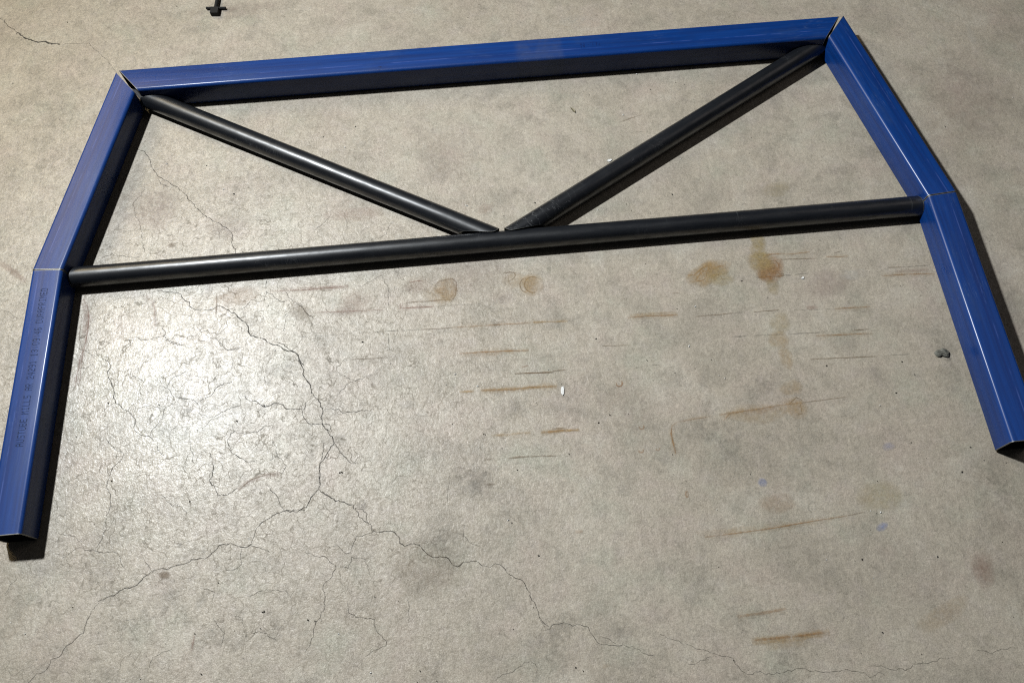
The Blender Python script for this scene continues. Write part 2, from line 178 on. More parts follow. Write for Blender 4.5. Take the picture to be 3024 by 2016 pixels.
# streaks: (colour, width in mm, strength, line)
STREAKS = [
('red',1.8,0.7,((-0.2019,-0.5901),(-0.1869,-0.5883),(-0.1728,-0.5886))),
('dark',3.5,0.6,((-0.2024,-0.6026),(-0.2035,-0.6088),(-0.205,-0.6153))),
('brown',1.6,0.55,((-0.211,-0.6382),(-0.187,-0.6378),(-0.1649,-0.6395),(-0.1408,-0.6387),(-0.1131,-0.6403),(-0.1106,-0.6364))),
('red',9,0.55,((-0.2259,-0.6409),(-0.2196,-0.6456))),
('red',2.4,0.6,((-0.2262,-0.6501),(-0.1949,-0.6511),(-0.1507,-0.6532))),
('dark',1.5,0.75,((-0.1507,-0.6532),(-0.1046,-0.6539),(-0.0622,-0.6555),(-0.0512,-0.6559))),
('dark',1.6,0.6,((-0.0254,-0.6569),(0.0023,-0.6575))),
('dark',1.4,0.7,((-0.2515,-0.7014),(-0.2169,-0.7021),(-0.1842,-0.7038))),
('brown',1.4,0.5,((-0.1842,-0.7038),(-0.1496,-0.7053),(-0.1168,-0.7055))),
('rust',1.6,0.6,((-0.1168,-0.7055),(-0.0804,-0.7066),(-0.0293,-0.7078),(0.0108,-0.7092),(0.0582,-0.7102))),
('orange',2.6,0.75,((0.0546,-0.7099),(0.0728,-0.7106),(0.1019,-0.7126),(0.1274,-0.7138))),
('dark',1.6,0.6,((0.1274,-0.7138),(0.1402,-0.7134))),
('rust',1.8,0.85,((-0.1041,-0.7665),(-0.0843,-0.7664),(-0.0573,-0.7672),(-0.0125,-0.7695),(0.0395,-0.7724))),
('rust',9,0.18,((-0.0953,-0.7705),(-0.0577,-0.772),(-0.0129,-0.7743))),
('brown',1.8,0.85,((0.0064,-0.8216),(0.0259,-0.8223),(0.0826,-0.8253),(0.0901,-0.8226),(0.1114,-0.823))),
('orange',4.6,0.8,((-0.0669,-0.851),(-0.037,-0.8525),(-0.0018,-0.8542),(0.0334,-0.8556),(0.0599,-0.8558),(0.0898,-0.8577))),
('rust',1.5,0.8,((-0.0652,-0.8517),(-0.0019,-0.8561),(0.0337,-0.8534),(0.0863,-0.857))),
('orange',5,0.7,((-0.1092,-0.851),(-0.0969,-0.851),(-0.0793,-0.8519))),
('rust',1.3,0.5,((0.02,-0.8093),(0.0364,-0.806))),
('brown',1.2,0.6,((0.0025,-0.5874),(0.0158,-0.5859),(0.0297,-0.5885))),
('brown',1.2,0.6,((0.0102,-0.6083),(0.0239,-0.6011),(0.0274,-0.593),(0.025,-0.5885))),
('brown',1.1,0.5,((0.0124,-0.5926),(0.0103,-0.6072))),
('brown',1.3,0.7,((-0.1483,-0.6036),(-0.1366,-0.5931),(-0.1215,-0.5904),(-0.1084,-0.5906),(-0.1013,-0.5986),(-0.1019,-0.6143),(-0.1041,-0.6287),(-0.1112,-0.6405))),
('brown',1.1,0.6,((-0.1417,-0.6206),(-0.1306,-0.622),(-0.1241,-0.6216),(-0.1238,-0.6331))),
('brown',1.3,0.75,((0.0661,-0.6395),(0.061,-0.6397),(0.0561,-0.6384),(0.0518,-0.6357),(0.0483,-0.6318),(0.046,-0.6271),(0.045,-0.6218),(0.0455,-0.6165),(0.0473,-0.6114),(0.0504,-0.6071),(0.0545,-0.6038),(0.0593,-0.6019),(0.0644,-0.6014),(0.0694,-0.6025),(0.0739,-0.6049))),
('brown',1.2,0.6,((0.0473,-0.6391),(0.0444,-0.638),(0.0418,-0.6362),(0.0395,-0.634),(0.0376,-0.6313),(0.0362,-0.6283),(0.0353,-0.625),(0.0349,-0.6215),(0.0351,-0.6181),(0.0358,-0.6147),(0.0371,-0.6115),(0.0389,-0.6086),(0.0411,-0.6061),(0.0436,-0.6041),(0.0464,-0.6026))),
('rust',1.6,0.9,((0.3969,-0.6298),(0.4112,-0.6304),(0.4202,-0.6239),(0.4294,-0.6166),(0.4396,-0.6116),(0.4519,-0.6094))),
('rust',1.4,0.9,((0.4289,-0.6195),(0.4321,-0.6236),(0.4399,-0.624),(0.4456,-0.6182),(0.4455,-0.6115))),
('rust',1.2,0.7,((0.4464,-0.6175),(0.4525,-0.6203),(0.4608,-0.6181),(0.4694,-0.6145),(0.4761,-0.6137))),
('rust',1.6,0.9,((0.4115,-0.6437),(0.4182,-0.6355),(0.426,-0.6282),(0.4321,-0.6236))),
('rust',1.3,0.8,((0.4115,-0.6437),(0.4189,-0.6459),(0.4285,-0.6439),(0.4365,-0.6358),(0.4386,-0.6279),(0.4353,-0.6242))),
('brown',1.1,0.8,((0.4564,-0.6348),(0.4628,-0.6357),(0.4658,-0.6335))),
('brown',1.1,0.8,((0.4668,-0.6387),(0.4686,-0.6463),(0.4762,-0.6477))),
('rust',1.4,0.6,((0.3982,-0.6447),(0.411,-0.6466),(0.4281,-0.6461))),
('rust',1.1,0.7,((0.42,-0.6328),(0.4249,-0.6273),(0.4267,-0.6208))),
('rust',1.2,0.7,((0.4429,-0.6224),(0.4465,-0.6279))),
('dark',2.0,0.9,((0.5427,-0.6497),(0.5675,-0.6502),(0.5858,-0.6504),(0.6043,-0.6497),(0.6185,-0.6511))),
('rust',3,0.6,((0.5467,-0.6491),(0.5753,-0.6503),(0.6016,-0.6502))),
('dark',2.0,0.75,((0.6251,-0.651),(0.6398,-0.6497),(0.6566,-0.6508))),
('brown',1.4,0.7,((0.5906,-0.6403),(0.5936,-0.6447),(0.6013,-0.6454),(0.6026,-0.6488))),
('brown',1.6,0.6,((0.5586,-0.6298),(0.5663,-0.6246),(0.5756,-0.612))),
('brown',1.6,0.6,((0.5755,-0.6123),(0.5915,-0.6121),(0.597,-0.6231),(0.5951,-0.6318))),
('rust',2.6,0.8,((0.567,-0.5989),(0.5852,-0.5964),(0.6152,-0.5978))),
('rust',2.2,0.55,((0.6149,-0.5992),(0.6351,-0.5997),(0.6707,-0.5989))),
('brown',1.8,0.5,((0.6023,-0.6109),(0.6421,-0.6133),(0.6819,-0.6157))),
('rust',2.2,0.6,((0.7027,-0.6134),(0.7297,-0.6166),(0.7499,-0.6166))),
('brown',1.4,0.5,((0.722,-0.6067),(0.7381,-0.6031))),
('dark',1.3,0.6,((0.7062,-0.6507),(0.7407,-0.6532))),
('dark',1.6,0.75,((0.8558,-0.6543),(0.8908,-0.6549),(0.9184,-0.655))),
('brown',1.3,0.5,((0.8262,-0.6524),(0.8558,-0.6543))),
('rust',1.6,0.7,((0.8086,-0.6712),(0.8558,-0.6721),(0.9226,-0.6765))),
('red',6,0.2,((0.8382,-0.6634),(0.9126,-0.6663))),
('brown',1.3,0.55,((0.3953,-0.7284),(0.4393,-0.7286),(0.4762,-0.728))),
('dark',1.4,0.75,((0.4737,-0.728),(0.4956,-0.729))),
('brown',1.4,0.6,((0.52,-0.7295),(0.5739,-0.7297))),
('dark',1.5,0.75,((0.6051,-0.733),(0.6461,-0.736),(0.6899,-0.738))),
('rust',1.5,0.75,((0.6899,-0.738),(0.7654,-0.7406))),
('red',7,0.3,((0.6326,-0.7307),(0.657,-0.7317))),
('dark',1.7,0.85,((0.461,-0.7812),(0.4801,-0.7825),(0.4934,-0.7824))),
('dark',1.6,0.65,((0.509,-0.7831),(0.5379,-0.784),(0.5713,-0.7864))),
('dark',1.5,0.75,((0.5857,-0.7869),(0.6219,-0.7877),(0.6579,-0.7893))),
('rust',1.6,0.7,((0.637,-0.7957),(0.68,-0.7979),(0.7544,-0.801))),
('brown',1.3,0.6,((0.7158,-0.7908),(0.7496,-0.7913))),
('brown',1.3,0.55,((0.6131,-0.8462),(0.6629,-0.8483),(0.7031,-0.8503),(0.7503,-0.8527))),
('dark',1.6,0.8,((0.7635,-0.8526),(0.7909,-0.8531),(0.8183,-0.8539))),
('brown',1.3,0.4,((0.3536,-0.6694),(0.3733,-0.6704))),
('rust',1.5,0.65,((0.4055,-0.948),(0.434,-0.9445),(0.481,-0.9428),(0.5285,-0.9386),(0.5757,-0.9369))),
('brown',1.2,0.5,((0.5757,-0.9369),(0.6229,-0.9351),(0.6702,-0.9333))),
('red',9,0.15,((0.4564,-0.949),(0.5275,-0.9434))),
('brown',1.3,0.6,((0.5485,-0.938),(0.5666,-0.9249),(0.5768,-0.932))),
('brown',1.3,0.6,((0.5717,-0.9389),(0.5705,-0.9596),(0.556,-0.9619))),
('orange',9,0.3,((0.259,-0.7144),(0.2909,-0.7139),(0.359,-0.7169))),
('rust',1.5,0.8,((0.2548,-0.7178),(0.2903,-0.7179),(0.3607,-0.7214))),
('dark',1.6,0.7,((0.2481,-0.8315),(0.266,-0.8311),(0.2758,-0.829),(0.2855,-0.8284),(0.3056,-0.8292))),
('brown',1.2,0.5,((0.1922,-0.7764),(0.2184,-0.7788),(0.2495,-0.7805))),
('rust',2.2,0.85,((0.2201,-0.8579),(0.2215,-0.8592),(0.2223,-0.861),(0.2225,-0.8629),(0.222,-0.8648),(0.221,-0.8664),(0.2195,-0.8678),(0.2176,-0.8685),(0.2157,-0.8687),(0.2138,-0.8683),(0.2121,-0.8672),(0.211,-0.8658),(0.2103,-0.864),(0.2103,-0.862),(0.2109,-0.8602))),
('rust',2.2,0.7,((0.2509,-0.9549),(0.252,-0.9558),(0.2526,-0.9571),(0.2527,-0.9585),(0.2524,-0.9598),(0.2516,-0.961),(0.2505,-0.9619),(0.2491,-0.9625),(0.2476,-0.9626),(0.2462,-0.9623),(0.2449,-0.9616),(0.244,-0.9605),(0.2436,-0.9592),(0.2436,-0.9578),(0.244,-0.9565))),
('rust',2.2,0.6,((0.2425,-1.0037),(0.2435,-1.0044),(0.2441,-1.0054),(0.2443,-1.0064),(0.244,-1.0075),(0.2433,-1.0084),(0.2422,-1.0091),(0.2409,-1.0095),(0.2394,-1.0095),(0.238,-1.0093),(0.2368,-1.0087),(0.2358,-1.0078),(0.2353,-1.0068),(0.2353,-1.0058),(0.2357,-1.0048))),
('rust',2.2,0.5,((0.2751,-1.0035),(0.2758,-1.0042),(0.2763,-1.005),(0.2764,-1.0059),(0.2761,-1.0068),(0.2756,-1.0076),(0.2747,-1.0082),(0.2737,-1.0085),(0.2726,-1.0086),(0.2716,-1.0084),(0.2707,-1.0079),(0.27,-1.0072),(0.2696,-1.0063),(0.2696,-1.0054),(0.27,-1.0046))),
('orange',4,0.55,((-0.0517,-0.949),(-0.0172,-0.9495),(0.0265,-0.9495))),
('orange',4,0.75,((0.0471,-0.9511),(0.0886,-0.9514),(0.1241,-0.9532))),
('rust',1.4,0.8,((0.0494,-0.9513),(0.0748,-0.9513),(0.0888,-0.9497),(0.0978,-0.9517))),
('brown',1.6,0.6,((0.0697,-0.9451),(0.0961,-0.9463))),
('brown',3,0.4,((-0.0712,-0.9961),(-0.0485,-0.9963))),
('brown',2.6,0.5,((-0.0235,-0.9974),(0.0015,-0.9974),(0.0196,-0.9981))),
('brown',2,0.45,((0.0196,-0.9981),(0.0762,-1.0014))),
('rust',1.5,0.75,((0.3192,-0.9548),(0.3084,-0.9615),(0.3038,-0.9755),(0.3043,-0.9921),(0.3062,-1.0194))),
('rust',1.2,0.4,((0.3192,-0.9548),(0.3523,-0.9511),(0.3899,-0.9485))),
('rust',1.3,0.55,((0.4107,-0.9613),(0.4249,-0.9481),(0.4587,-0.9439))),
('rust',1.5,0.75,((0.3329,-1.1832),(0.3963,-1.1813),(0.4684,-1.1778),(0.5469,-1.1718),(0.6087,-1.1675))),
('brown',1.1,0.4,((0.6087,-1.1675),(0.6428,-1.164))),
('orange',9,0.16,((0.3205,-1.1759),(0.3809,-1.1759),(0.4919,-1.1709))),
('rust',4,0.5,((0.3671,-1.3294),(0.3912,-1.3278),(0.4151,-1.3274),(0.4582,-1.3236))),
('orange',11,0.45,((0.3846,-1.3734),(0.4105,-1.374),(0.447,-1.3742),(0.4813,-1.3728),(0.5265,-1.3699))),
('rust',3,0.75,((0.3901,-1.3717),(0.4319,-1.3714),(0.4737,-1.3717),(0.516,-1.3697))),
('orange',16,0.22,((0.4085,-1.3835),(0.4609,-1.382),(0.4873,-1.3807))),
('dark',2.6,0.35,((0.5509,-1.1546),(0.5483,-1.1555),(0.5457,-1.1555),(0.5435,-1.1545),(0.5417,-1.1527),(0.5406,-1.1502),(0.5404,-1.1473),(0.5409,-1.1443),(0.5422,-1.1414),(0.5441,-1.1389),(0.5465,-1.1371),(0.5491,-1.1362),(0.5517,-1.1362),(0.554,-1.1371),(0.5558,-1.1388))),
('dark',1.2,0.35,((0.5346,-1.3526),(0.5342,-1.3488),(0.535,-1.3449),(0.5372,-1.3413),(0.5404,-1.3384),(0.5442,-1.3365),(0.5483,-1.3359),(0.5522,-1.3366),(0.5554,-1.3386),(0.5576,-1.3415),(0.5585,-1.3452),(0.5581,-1.3491),(0.5563,-1.3529),(0.5534,-1.3561),(0.5498,-1.3583))),
('rust',2,0.8,((0.3167,-1.0998),(0.3161,-1.1022),(0.3151,-1.104),(0.314,-1.105),(0.3131,-1.1049),(0.3124,-1.1038),(0.3121,-1.1018),(0.3123,-1.0994),(0.3129,-1.097),(0.3139,-1.0951),(0.3149,-1.0941),(0.3159,-1.0942),(0.3166,-1.0954),(0.3169,-1.0974),(0.3167,-1.0998))),
('rust',5,0.6,((0.0927,-1.1521),(0.1064,-1.152))),
('brown',3,0.4,((-0.072,-1.0461),(-0.0496,-1.0464))),
('dark',1.4,0.4,((-0.021,-1.1057),(0.0512,-1.1039))),
('orange',5,0.3,((0.1134,-1.3922),(0.1265,-1.3909))),
('red',1.6,0.6,((-0.5037,-0.5839),(-0.4702,-0.5843),(-0.4205,-0.5868),(-0.3335,-0.5868))),
('red',6,0.25,((-0.4454,-0.5831),(-0.3335,-0.5873))),
('red',1.3,0.45,((-0.4075,-0.6433),(-0.3462,-0.6459),(-0.2603,-0.6505))),
('dark',1.1,0.5,((-0.4603,-0.6962),(-0.3949,-0.6989),(-0.3221,-0.6994))),
('dark',1.2,0.6,((-0.3149,-0.6993),(-0.2736,-0.7005),(-0.2251,-0.7022))),
('brown',1.2,0.4,((-0.3419,-0.7572),(-0.2988,-0.76),(-0.2509,-0.7606))),
('brown',2.4,0.5,((-0.6181,-0.5764),(-0.6164,-0.607),(-0.6169,-0.6316))),
('brown',2.2,0.4,((-0.6026,-0.5751),(-0.602,-0.5946))),
('red',2,0.4,((-0.7704,-0.5618),(-0.7654,-0.5762),(-0.7549,-0.5828),(-0.7483,-0.6027),(-0.7454,-0.6358),(-0.7465,-0.6518))),
('red',1.4,0.7,((-0.9053,-0.5628),(-0.8946,-0.5825),(-0.8877,-0.6109),(-0.8879,-0.6504),(-0.8888,-0.6773),(-0.8917,-0.6874),(-0.8911,-0.7095),(-0.8912,-0.7241))),
('red',1.2,0.6,((-0.8918,-0.6859),(-0.8958,-0.6974),(-0.8951,-0.7209),(-0.8976,-0.7381),(-0.8975,-0.7668))),
('red',1.3,0.5,((-0.8912,-0.7241),(-0.8896,-0.7532),(-0.893,-0.7644))),
('red',9,0.3,((-0.9028,-0.5724),(-0.8941,-0.6103),(-0.8941,-0.6559))),
('red',12,0.3,((-1.1018,-0.4544),(-1.0824,-0.4693),(-1.0598,-0.4876),(-1.0369,-0.5091))),
('brown',2,0.4,((-0.9035,-0.6125),(-0.9037,-0.6549),(-0.8918,-0.6859))),
('red',8,0.28,((-0.5529,-1.0125),(-0.5311,-0.9984),(-0.5044,-0.9894),(-0.4706,-0.9878))),
('brown',1.4,0.5,((-0.5528,-1.0148),(-0.5267,-0.9942),(-0.4999,-0.9875),(-0.4684,-0.9869))),
('dark',2.6,0.5,((-0.5338,-0.45),(-0.5265,-0.4396),(-0.5151,-0.434))),
('dark',1.6,0.4,((-0.5338,-0.45),(-0.5243,-0.4488),(-0.5151,-0.4363))),
('dark',1.5,0.45,((-0.5323,-0.3963),(-0.5327,-0.3986),(-0.5342,-0.4004),(-0.5363,-0.4012),(-0.5387,-0.401),(-0.5409,-0.3997),(-0.5425,-0.3976),(-0.5432,-0.3952),(-0.5427,-0.3929),(-0.5413,-0.3911),(-0.5391,-0.3903),(-0.5367,-0.3905),(-0.5345,-0.3918),(-0.5329,-0.3938),(-0.5323,-0.3963))),
('dark',1.3,0.4,((-0.7384,-0.2012),(-0.7387,-0.2031),(-0.7397,-0.2046),(-0.7412,-0.2053),(-0.743,-0.2051),(-0.7447,-0.2041),(-0.746,-0.2024),(-0.7465,-0.2004),(-0.7463,-0.1986),(-0.7453,-0.1971),(-0.7437,-0.1964),(-0.7419,-0.1966),(-0.7402,-0.1976),(-0.739,-0.1993),(-0.7384,-0.2012))),
('brown',1.2,0.4,((0.3055,-0.214),(0.3342,-0.2043),(0.3627,-0.1966))),
('dark',1.3,0.4,((0.3182,-0.2445),(0.3656,-0.2451))),
('dark',1.5,0.6,((0.5489,-0.4675),(0.5486,-0.4667),(0.5487,-0.4657),(0.5491,-0.4648),(0.5497,-0.4641),(0.5505,-0.4634),(0.5515,-0.463),(0.5525,-0.4628),(0.5536,-0.4629),(0.5545,-0.4632),(0.5554,-0.4637),(0.556,-0.4645),(0.5563,-0.4653),(0.5564,-0.4662),(0.5562,-0.4671))),
('red',5,0.3,((-0.6218,-1.3015),(-0.6189,-1.2752))),
('red',1.4,0.6,((-0.6222,-1.3026),(-0.6204,-1.2884),(-0.6185,-1.2752))),
('dark',1.4,0.5,((-0.5875,-1.1675),(-0.5854,-1.1618),(-0.5796,-1.1569))),
('dark',3,0.6,((0.8839,-0.8718),(0.8891,-0.8742),(0.894,-0.874),(0.8995,-0.8716),(0.9042,-0.8698))),
]
# stains and soft patches: (colour, strength, x, y, radius x, radius y, turn, raggedness)
STAINS = [
('orange',0.42,-0.1237,-0.6143,0.026,0.026,0,0.5),
('orange',0.25,-0.1382,-0.6255,0.03,0.025,0,0.5),
('orange',0.36,0.0632,-0.6213,0.024,0.024,0,0.5),
('orange',0.28,0.0538,-0.6219,0.022,0.024,0,0.5),
('orange',0.22,0.0308,-0.6081,0.03,0.02,0,0.5),
('red',0.18,-0.1855,-0.6,0.03,0.02,0,0.5),
('pink',0.2,-0.072,-0.5792,0.09,0.05,0,0.5),
('pink',0.25,-0.0077,-0.6441,0.02,0.015,0,0.5),
('dark',0.35,-0.0062,-0.6484,0.012,0.009,0,0.5),
('dark',0.3,-0.0012,-0.6776,0.012,0.01,0,0.5),
('dark',0.3,-0.0104,-0.689,0.01,0.009,0,0.5),
('dark',0.35,-0.0238,-0.7079,0.012,0.01,0,0.5),
('orange',0.55,0.4319,-0.6324,0.035,0.026,0.5,0.5),
('orange',0.45,0.4581,-0.6186,0.03,0.022,0,0.5),
('yellow',0.3,0.463,-0.6413,0.03,0.02,0,0.5),
('rust',0.75,0.5767,-0.6315,0.03,0.03,0,0.5),
('rust',0.45,0.5674,-0.638,0.024,0.02,0,0.5),
('orange',0.35,0.5608,-0.6196,0.03,0.03,0,0.5),
('yellow',0.5,0.56,-0.6105,0.028,0.022,0,0.5),
('yellow',0.5,0.5644,-0.5625,0.017,0.02,0,0.5),
('yellow',0.4,0.5592,-0.5852,0.018,0.02,0,0.5),
('yellow',0.28,0.5723,-0.6742,0.012,0.02,0,0.5),
('yellow',0.3,0.5696,-0.761,0.02,0.024,0,0.5),
('orange',0.4,0.5587,-0.7996,0.022,0.02,0,0.5),
('orange',0.42,0.5645,-0.8391,0.013,0.024,0,0.5),
('orange',0.35,0.5618,-0.9047,0.022,0.016,0,0.5),
('orange',0.42,0.5572,-0.9462,0.026,0.022,0,0.5),
('orange',0.25,0.4792,-0.9511,0.06,0.02,0,0.5),
('dark',0.45,0.5156,-0.8891,0.025,0.022,0,0.5),
('dark',0.3,0.7378,-0.891,0.014,0.02,0,0.5),
('pink',0.3,0.6922,-0.6774,0.05,0.03,0,0.5),
('dark',0.3,0.686,-0.7235,0.012,0.008,0,0.5),
('white',0.4,0.7489,-0.6604,0.03,0.015,0,0.5),
('dark',0.5,0.3881,-0.9832,0.045,0.03,-0.3,0.5),
('dark',0.35,0.3206,-0.8616,0.03,0.03,-0.6,0.5),
('pink',0.2,0.2307,-0.9106,0.06,0.05,0,0.5),
('dark',0.3,0.2614,-0.9085,0.012,0.01,0,0.5),
('dark',0.3,-0.0059,-0.8985,0.04,0.02,0,0.5),
('dark',0.35,-0.0877,-1.0378,0.05,0.05,0,0.5),
('blue',0.85,0.4633,-1.0905,0.0085,0.0085,0,0.2),
('blue',0.75,0.6693,-1.1942,0.012,0.007,0.5,0.3),
('blue',0.35,0.7227,-1.042,0.012,0.008,0,0.4),
('dark',0.25,0.6592,-1.2672,0.12,0.08,0,0.9),
('dark',0.25,0.8921,-1.1139,0.06,0.05,0,0.5),
('dark',0.25,0.9198,-1.1752,0.06,0.06,0,0.5),
('red',0.3,0.8338,-1.2879,0.02,0.035,-0.4,0.5),
('orange',0.22,0.7374,-1.3582,0.05,0.018,0.4,0.5),
('dark',0.3,0.5241,-1.2342,0.015,0.025,0,0.5),
('rust',0.25,0.4836,-1.133,0.03,0.02,0,0.5),
('yellow',0.25,0.6805,-1.1369,0.04,0.03,0,0.5),
('dark',0.2,0.4881,-1.0599,0.12,0.06,0,0.8),
('dark',0.4,0.0448,-1.3142,0.035,0.025,0,0.5),
('dark',0.3,0.0212,-1.3637,0.05,0.04,0,0.5),
('dark',0.35,0.1538,-1.3337,0.02,0.016,0,0.5),
('dark',0.35,-0.1613,-1.1456,0.05,0.05,0,0.5),
('dark',0.25,-0.0437,-1.1453,0.04,0.05,0,0.5),
('dark',0.3,-0.0991,-1.0316,0.05,0.03,0,0.5),
('brown',0.18,-0.1908,-1.1935,0.08,0.05,0,0.5),
('dark',0.28,-0.1723,-1.3565,0.03,0.02,0,0.5),
('dark',0.5,-0.3102,-1.0649,0.009,0.009,0,0.5),
('rust',0.3,-0.5716,-0.5892,0.05,0.02,0,0.5),
('red',0.2,-0.3215,-0.6296,0.04,0.03,0,0.5),
('dark',0.3,-0.5469,-0.6491,0.04,0.03,-0.6,0.5),
('dark',0.45,-0.7018,-0.7261,0.013,0.01,0,0.5),
('brown',0.3,-0.4345,-0.6408,0.03,0.02,-0.6,0.5),
('dark',0.45,-0.5031,-0.7922,0.01,0.008,0,0.5),
('dark',0.6,-0.6615,-0.8388,0.009,0.006,0,0.5),
('dark',0.5,-0.4863,-0.8427,0.011,0.006,0,0.5),
('dark',0.25,-0.3943,-0.7871,0.13,0.12,0,0.9),
('dark',0.5,-0.6662,-0.7566,0.006,0.008,0,0.5),
('dark',0.55,-0.6593,-0.883,0.006,0.011,0,0.5),
('dark',0.45,-0.4578,-0.9528,0.006,0.01,0,0.5),
('dark',0.6,-0.5783,-1.0306,0.006,0.007,0,0.5),
('dark',0.55,-0.3111,-1.0637,0.011,0.01,0,0.5),
('dark',0.3,-0.3598,-0.9298,0.03,0.015,0,0.5),
('brown',0.65,-0.6822,-1.1627,0.011,0.007,-0.3,0.2),
('dark',0.55,-0.4873,-1.1539,0.006,0.007,0,0.5),
('dark',0.5,-0.612,-1.1247,0.006,0.012,0,0.5),
('dark',0.55,-0.6584,-1.1084,0.005,0.005,0,0.5),
('dark',0.25,-0.8222,-1.1419,0.05,0.03,0,0.9),
('dark',0.2,-0.6781,-1.183,0.04,0.04,0,0.9),
('brown',0.4,-0.7252,-0.447,0.009,0.007,0,0.5),
('dark',0.3,-0.8205,-0.268,0.03,0.04,0,0.5),
('pink',0.25,-0.7618,-0.3533,0.05,0.05,0,0.5),
('pink',0.18,-0.1022,-0.2621,0.08,0.07,0,0.5),
('red',0.2,-0.0253,-0.4207,0.02,0.015,0,0.5),
('red',0.2,-0.3164,-0.406,0.06,0.02,0,0.5),
('pink',0.2,-0.6067,-0.4094,0.05,0.03,0,0.5),
('dark',0.25,-0.5865,-0.3136,0.1,0.05,0,0.8),
('pink',0.25,1.1257,-0.2345,0.12,0.12,0,0.8),
('dark',0.2,1.1163,-0.1312,0.1,0.05,0,0.8),
('white',0.3,1.2016,-0.0441,0.012,0.03,0,0.6),
('pink',0.2,1.0348,-0.7616,0.08,0.12,0,0.8),
('pink',0.2,-0.8164,-0.3276,0.1,0.08,0,0.8),
('dark',0.25,-1.0051,-0.0494,0.09,0.05,0,0.8),
('pink',0.25,-0.6121,0.2338,0.12,0.03,0,0.8),
('dark',0.3,0.7738,-0.4474,0.06,0.03,0,0.8),
('white',0.25,0.2416,0.1107,0.05,0.02,0,0.6),
('yellow',0.2,0.6305,-0.4333,0.03,0.02,0,0.5),
('dark',0.35,0.8929,-0.8493,0.03,0.02,0,0.8),
('white',0.4,-0.6948,-0.8496,0.16,0.1,0,0.8),  # broad soft-edged pale patch, left of centre
]
DEBRIS = [
('leaf',0.2023,-0.1683,0.018,-1.0),
('white',0.0996,-0.8671,0.019,1.45),
('white',0.2695,-0.3189,0.012,0.3),
('white',0.6403,-0.66,0.009,0.9),
('dark_lump',0.8832,-0.8583,0.031,0),
]
DARK_SPECKS = ((-1.0426,0.2365),(-1.1516,0.0512),(-0.7674,0.2615),(-0.6604,-0.2408),(-0.5937,-0.3248),(-0.5921,-0.3259),(-0.3139,-0.1641),(-0.2128,-0.497),(-0.0643,-0.9455),(-0.0068,-1.0226),(0.2252,-0.9288),(0.1878,-0.9275),(0.1635,-0.9417),(-0.0669,-0.9438),(0.2798,-0.8176),(-0.0262,-1.124),(-0.5604,-0.8714),(-0.721,-0.8218),(-0.5068,-0.8431),(-0.3498,-0.9961),(-0.4932,-1.2449),(-0.4963,-1.2452),(-0.6018,-1.3426),(0.3462,-1.4014),(0.6203,-1.3785),(0.6167,-1.2492),(0.7567,-1.2573),(0.6831,-1.1075),(0.6792,-1.4203),(0.3974,-0.424),(0.4766,-0.1178),(0.7228,-0.1937),(0.3936,-0.1248),(-0.3898,-0.186),(-0.3538,-0.9964),(-0.5803,-1.1858),(-0.4984,-1.274),(-0.5465,-1.2733),(-0.6186,-1.2722),(-0.2117,-1.3709),(-0.1825,-1.3902),(-0.4121,-1.2669),(-0.3997,-1.2697),(0.0001,-1.2812),(0.0653,-1.3893),(0.0778,-1.396),(0.4429,-1.0723),(0.7689,-1.038),(0.7741,-1.0789),(0.7894,-1.0721),(0.8808,-1.0579),(0.8496,-1.1046),(0.4573,-0.1106),(-0.0747,-0.445),(1.057,-0.3017),(0.0877,-0.4162),(-0.1004,-0.6212),(0.1819,-0.7594),(0.4116,-0.8284),(0.6427,-0.8636),(0.7672,-0.9343),(0.8152,-0.8991),(0.7977,-0.8691),(-0.3055,-0.7212),(-0.6013,-0.7472),(-0.8254,-0.8084),(-0.8824,-0.8752),(-0.9997,-0.5722),(0.5094,-0.6549),(0.6979,-0.5723),(-0.6448,-1.0271),(0.0976,-1.0),(0.0185,-1.1896),(-0.801,-0.9727),(0.3167,-1.0743))
PALE_SPECKS = ((-0.7081,0.1871),(-0.6176,-0.3105),(0.4325,-0.3304),(-0.0647,-0.4085),(-0.0677,-0.4073),(-0.3398,-0.2211),(-0.0719,-0.8416),(-0.1167,-0.8121),(-0.1152,-0.8108),(-0.1352,-0.8327),(0.3718,-0.7942),(0.4315,-0.8715),(0.4002,-0.7053),(0.551,-1.2445),(0.6553,-1.1628),(0.6738,-1.1671),(-0.0328,-1.1183),(0.2326,-0.139),(0.2255,-0.4476),(0.2697,-0.3749),(0.3186,-0.193),(0.3119,-0.3513),(-0.204,-0.2337),(-0.7531,-0.2269),(-0.2625,-0.7058),(-0.4882,-0.7234),(-0.4496,-0.7841),(-0.3565,-1.2952),(-0.2993,-1.3661),(-0.9289,-1.245),(-0.9587,-1.2229),(-0.7105,-1.3405),(0.3681,-0.0755),(-0.6546,0.0716),(-0.8905,0.1393))

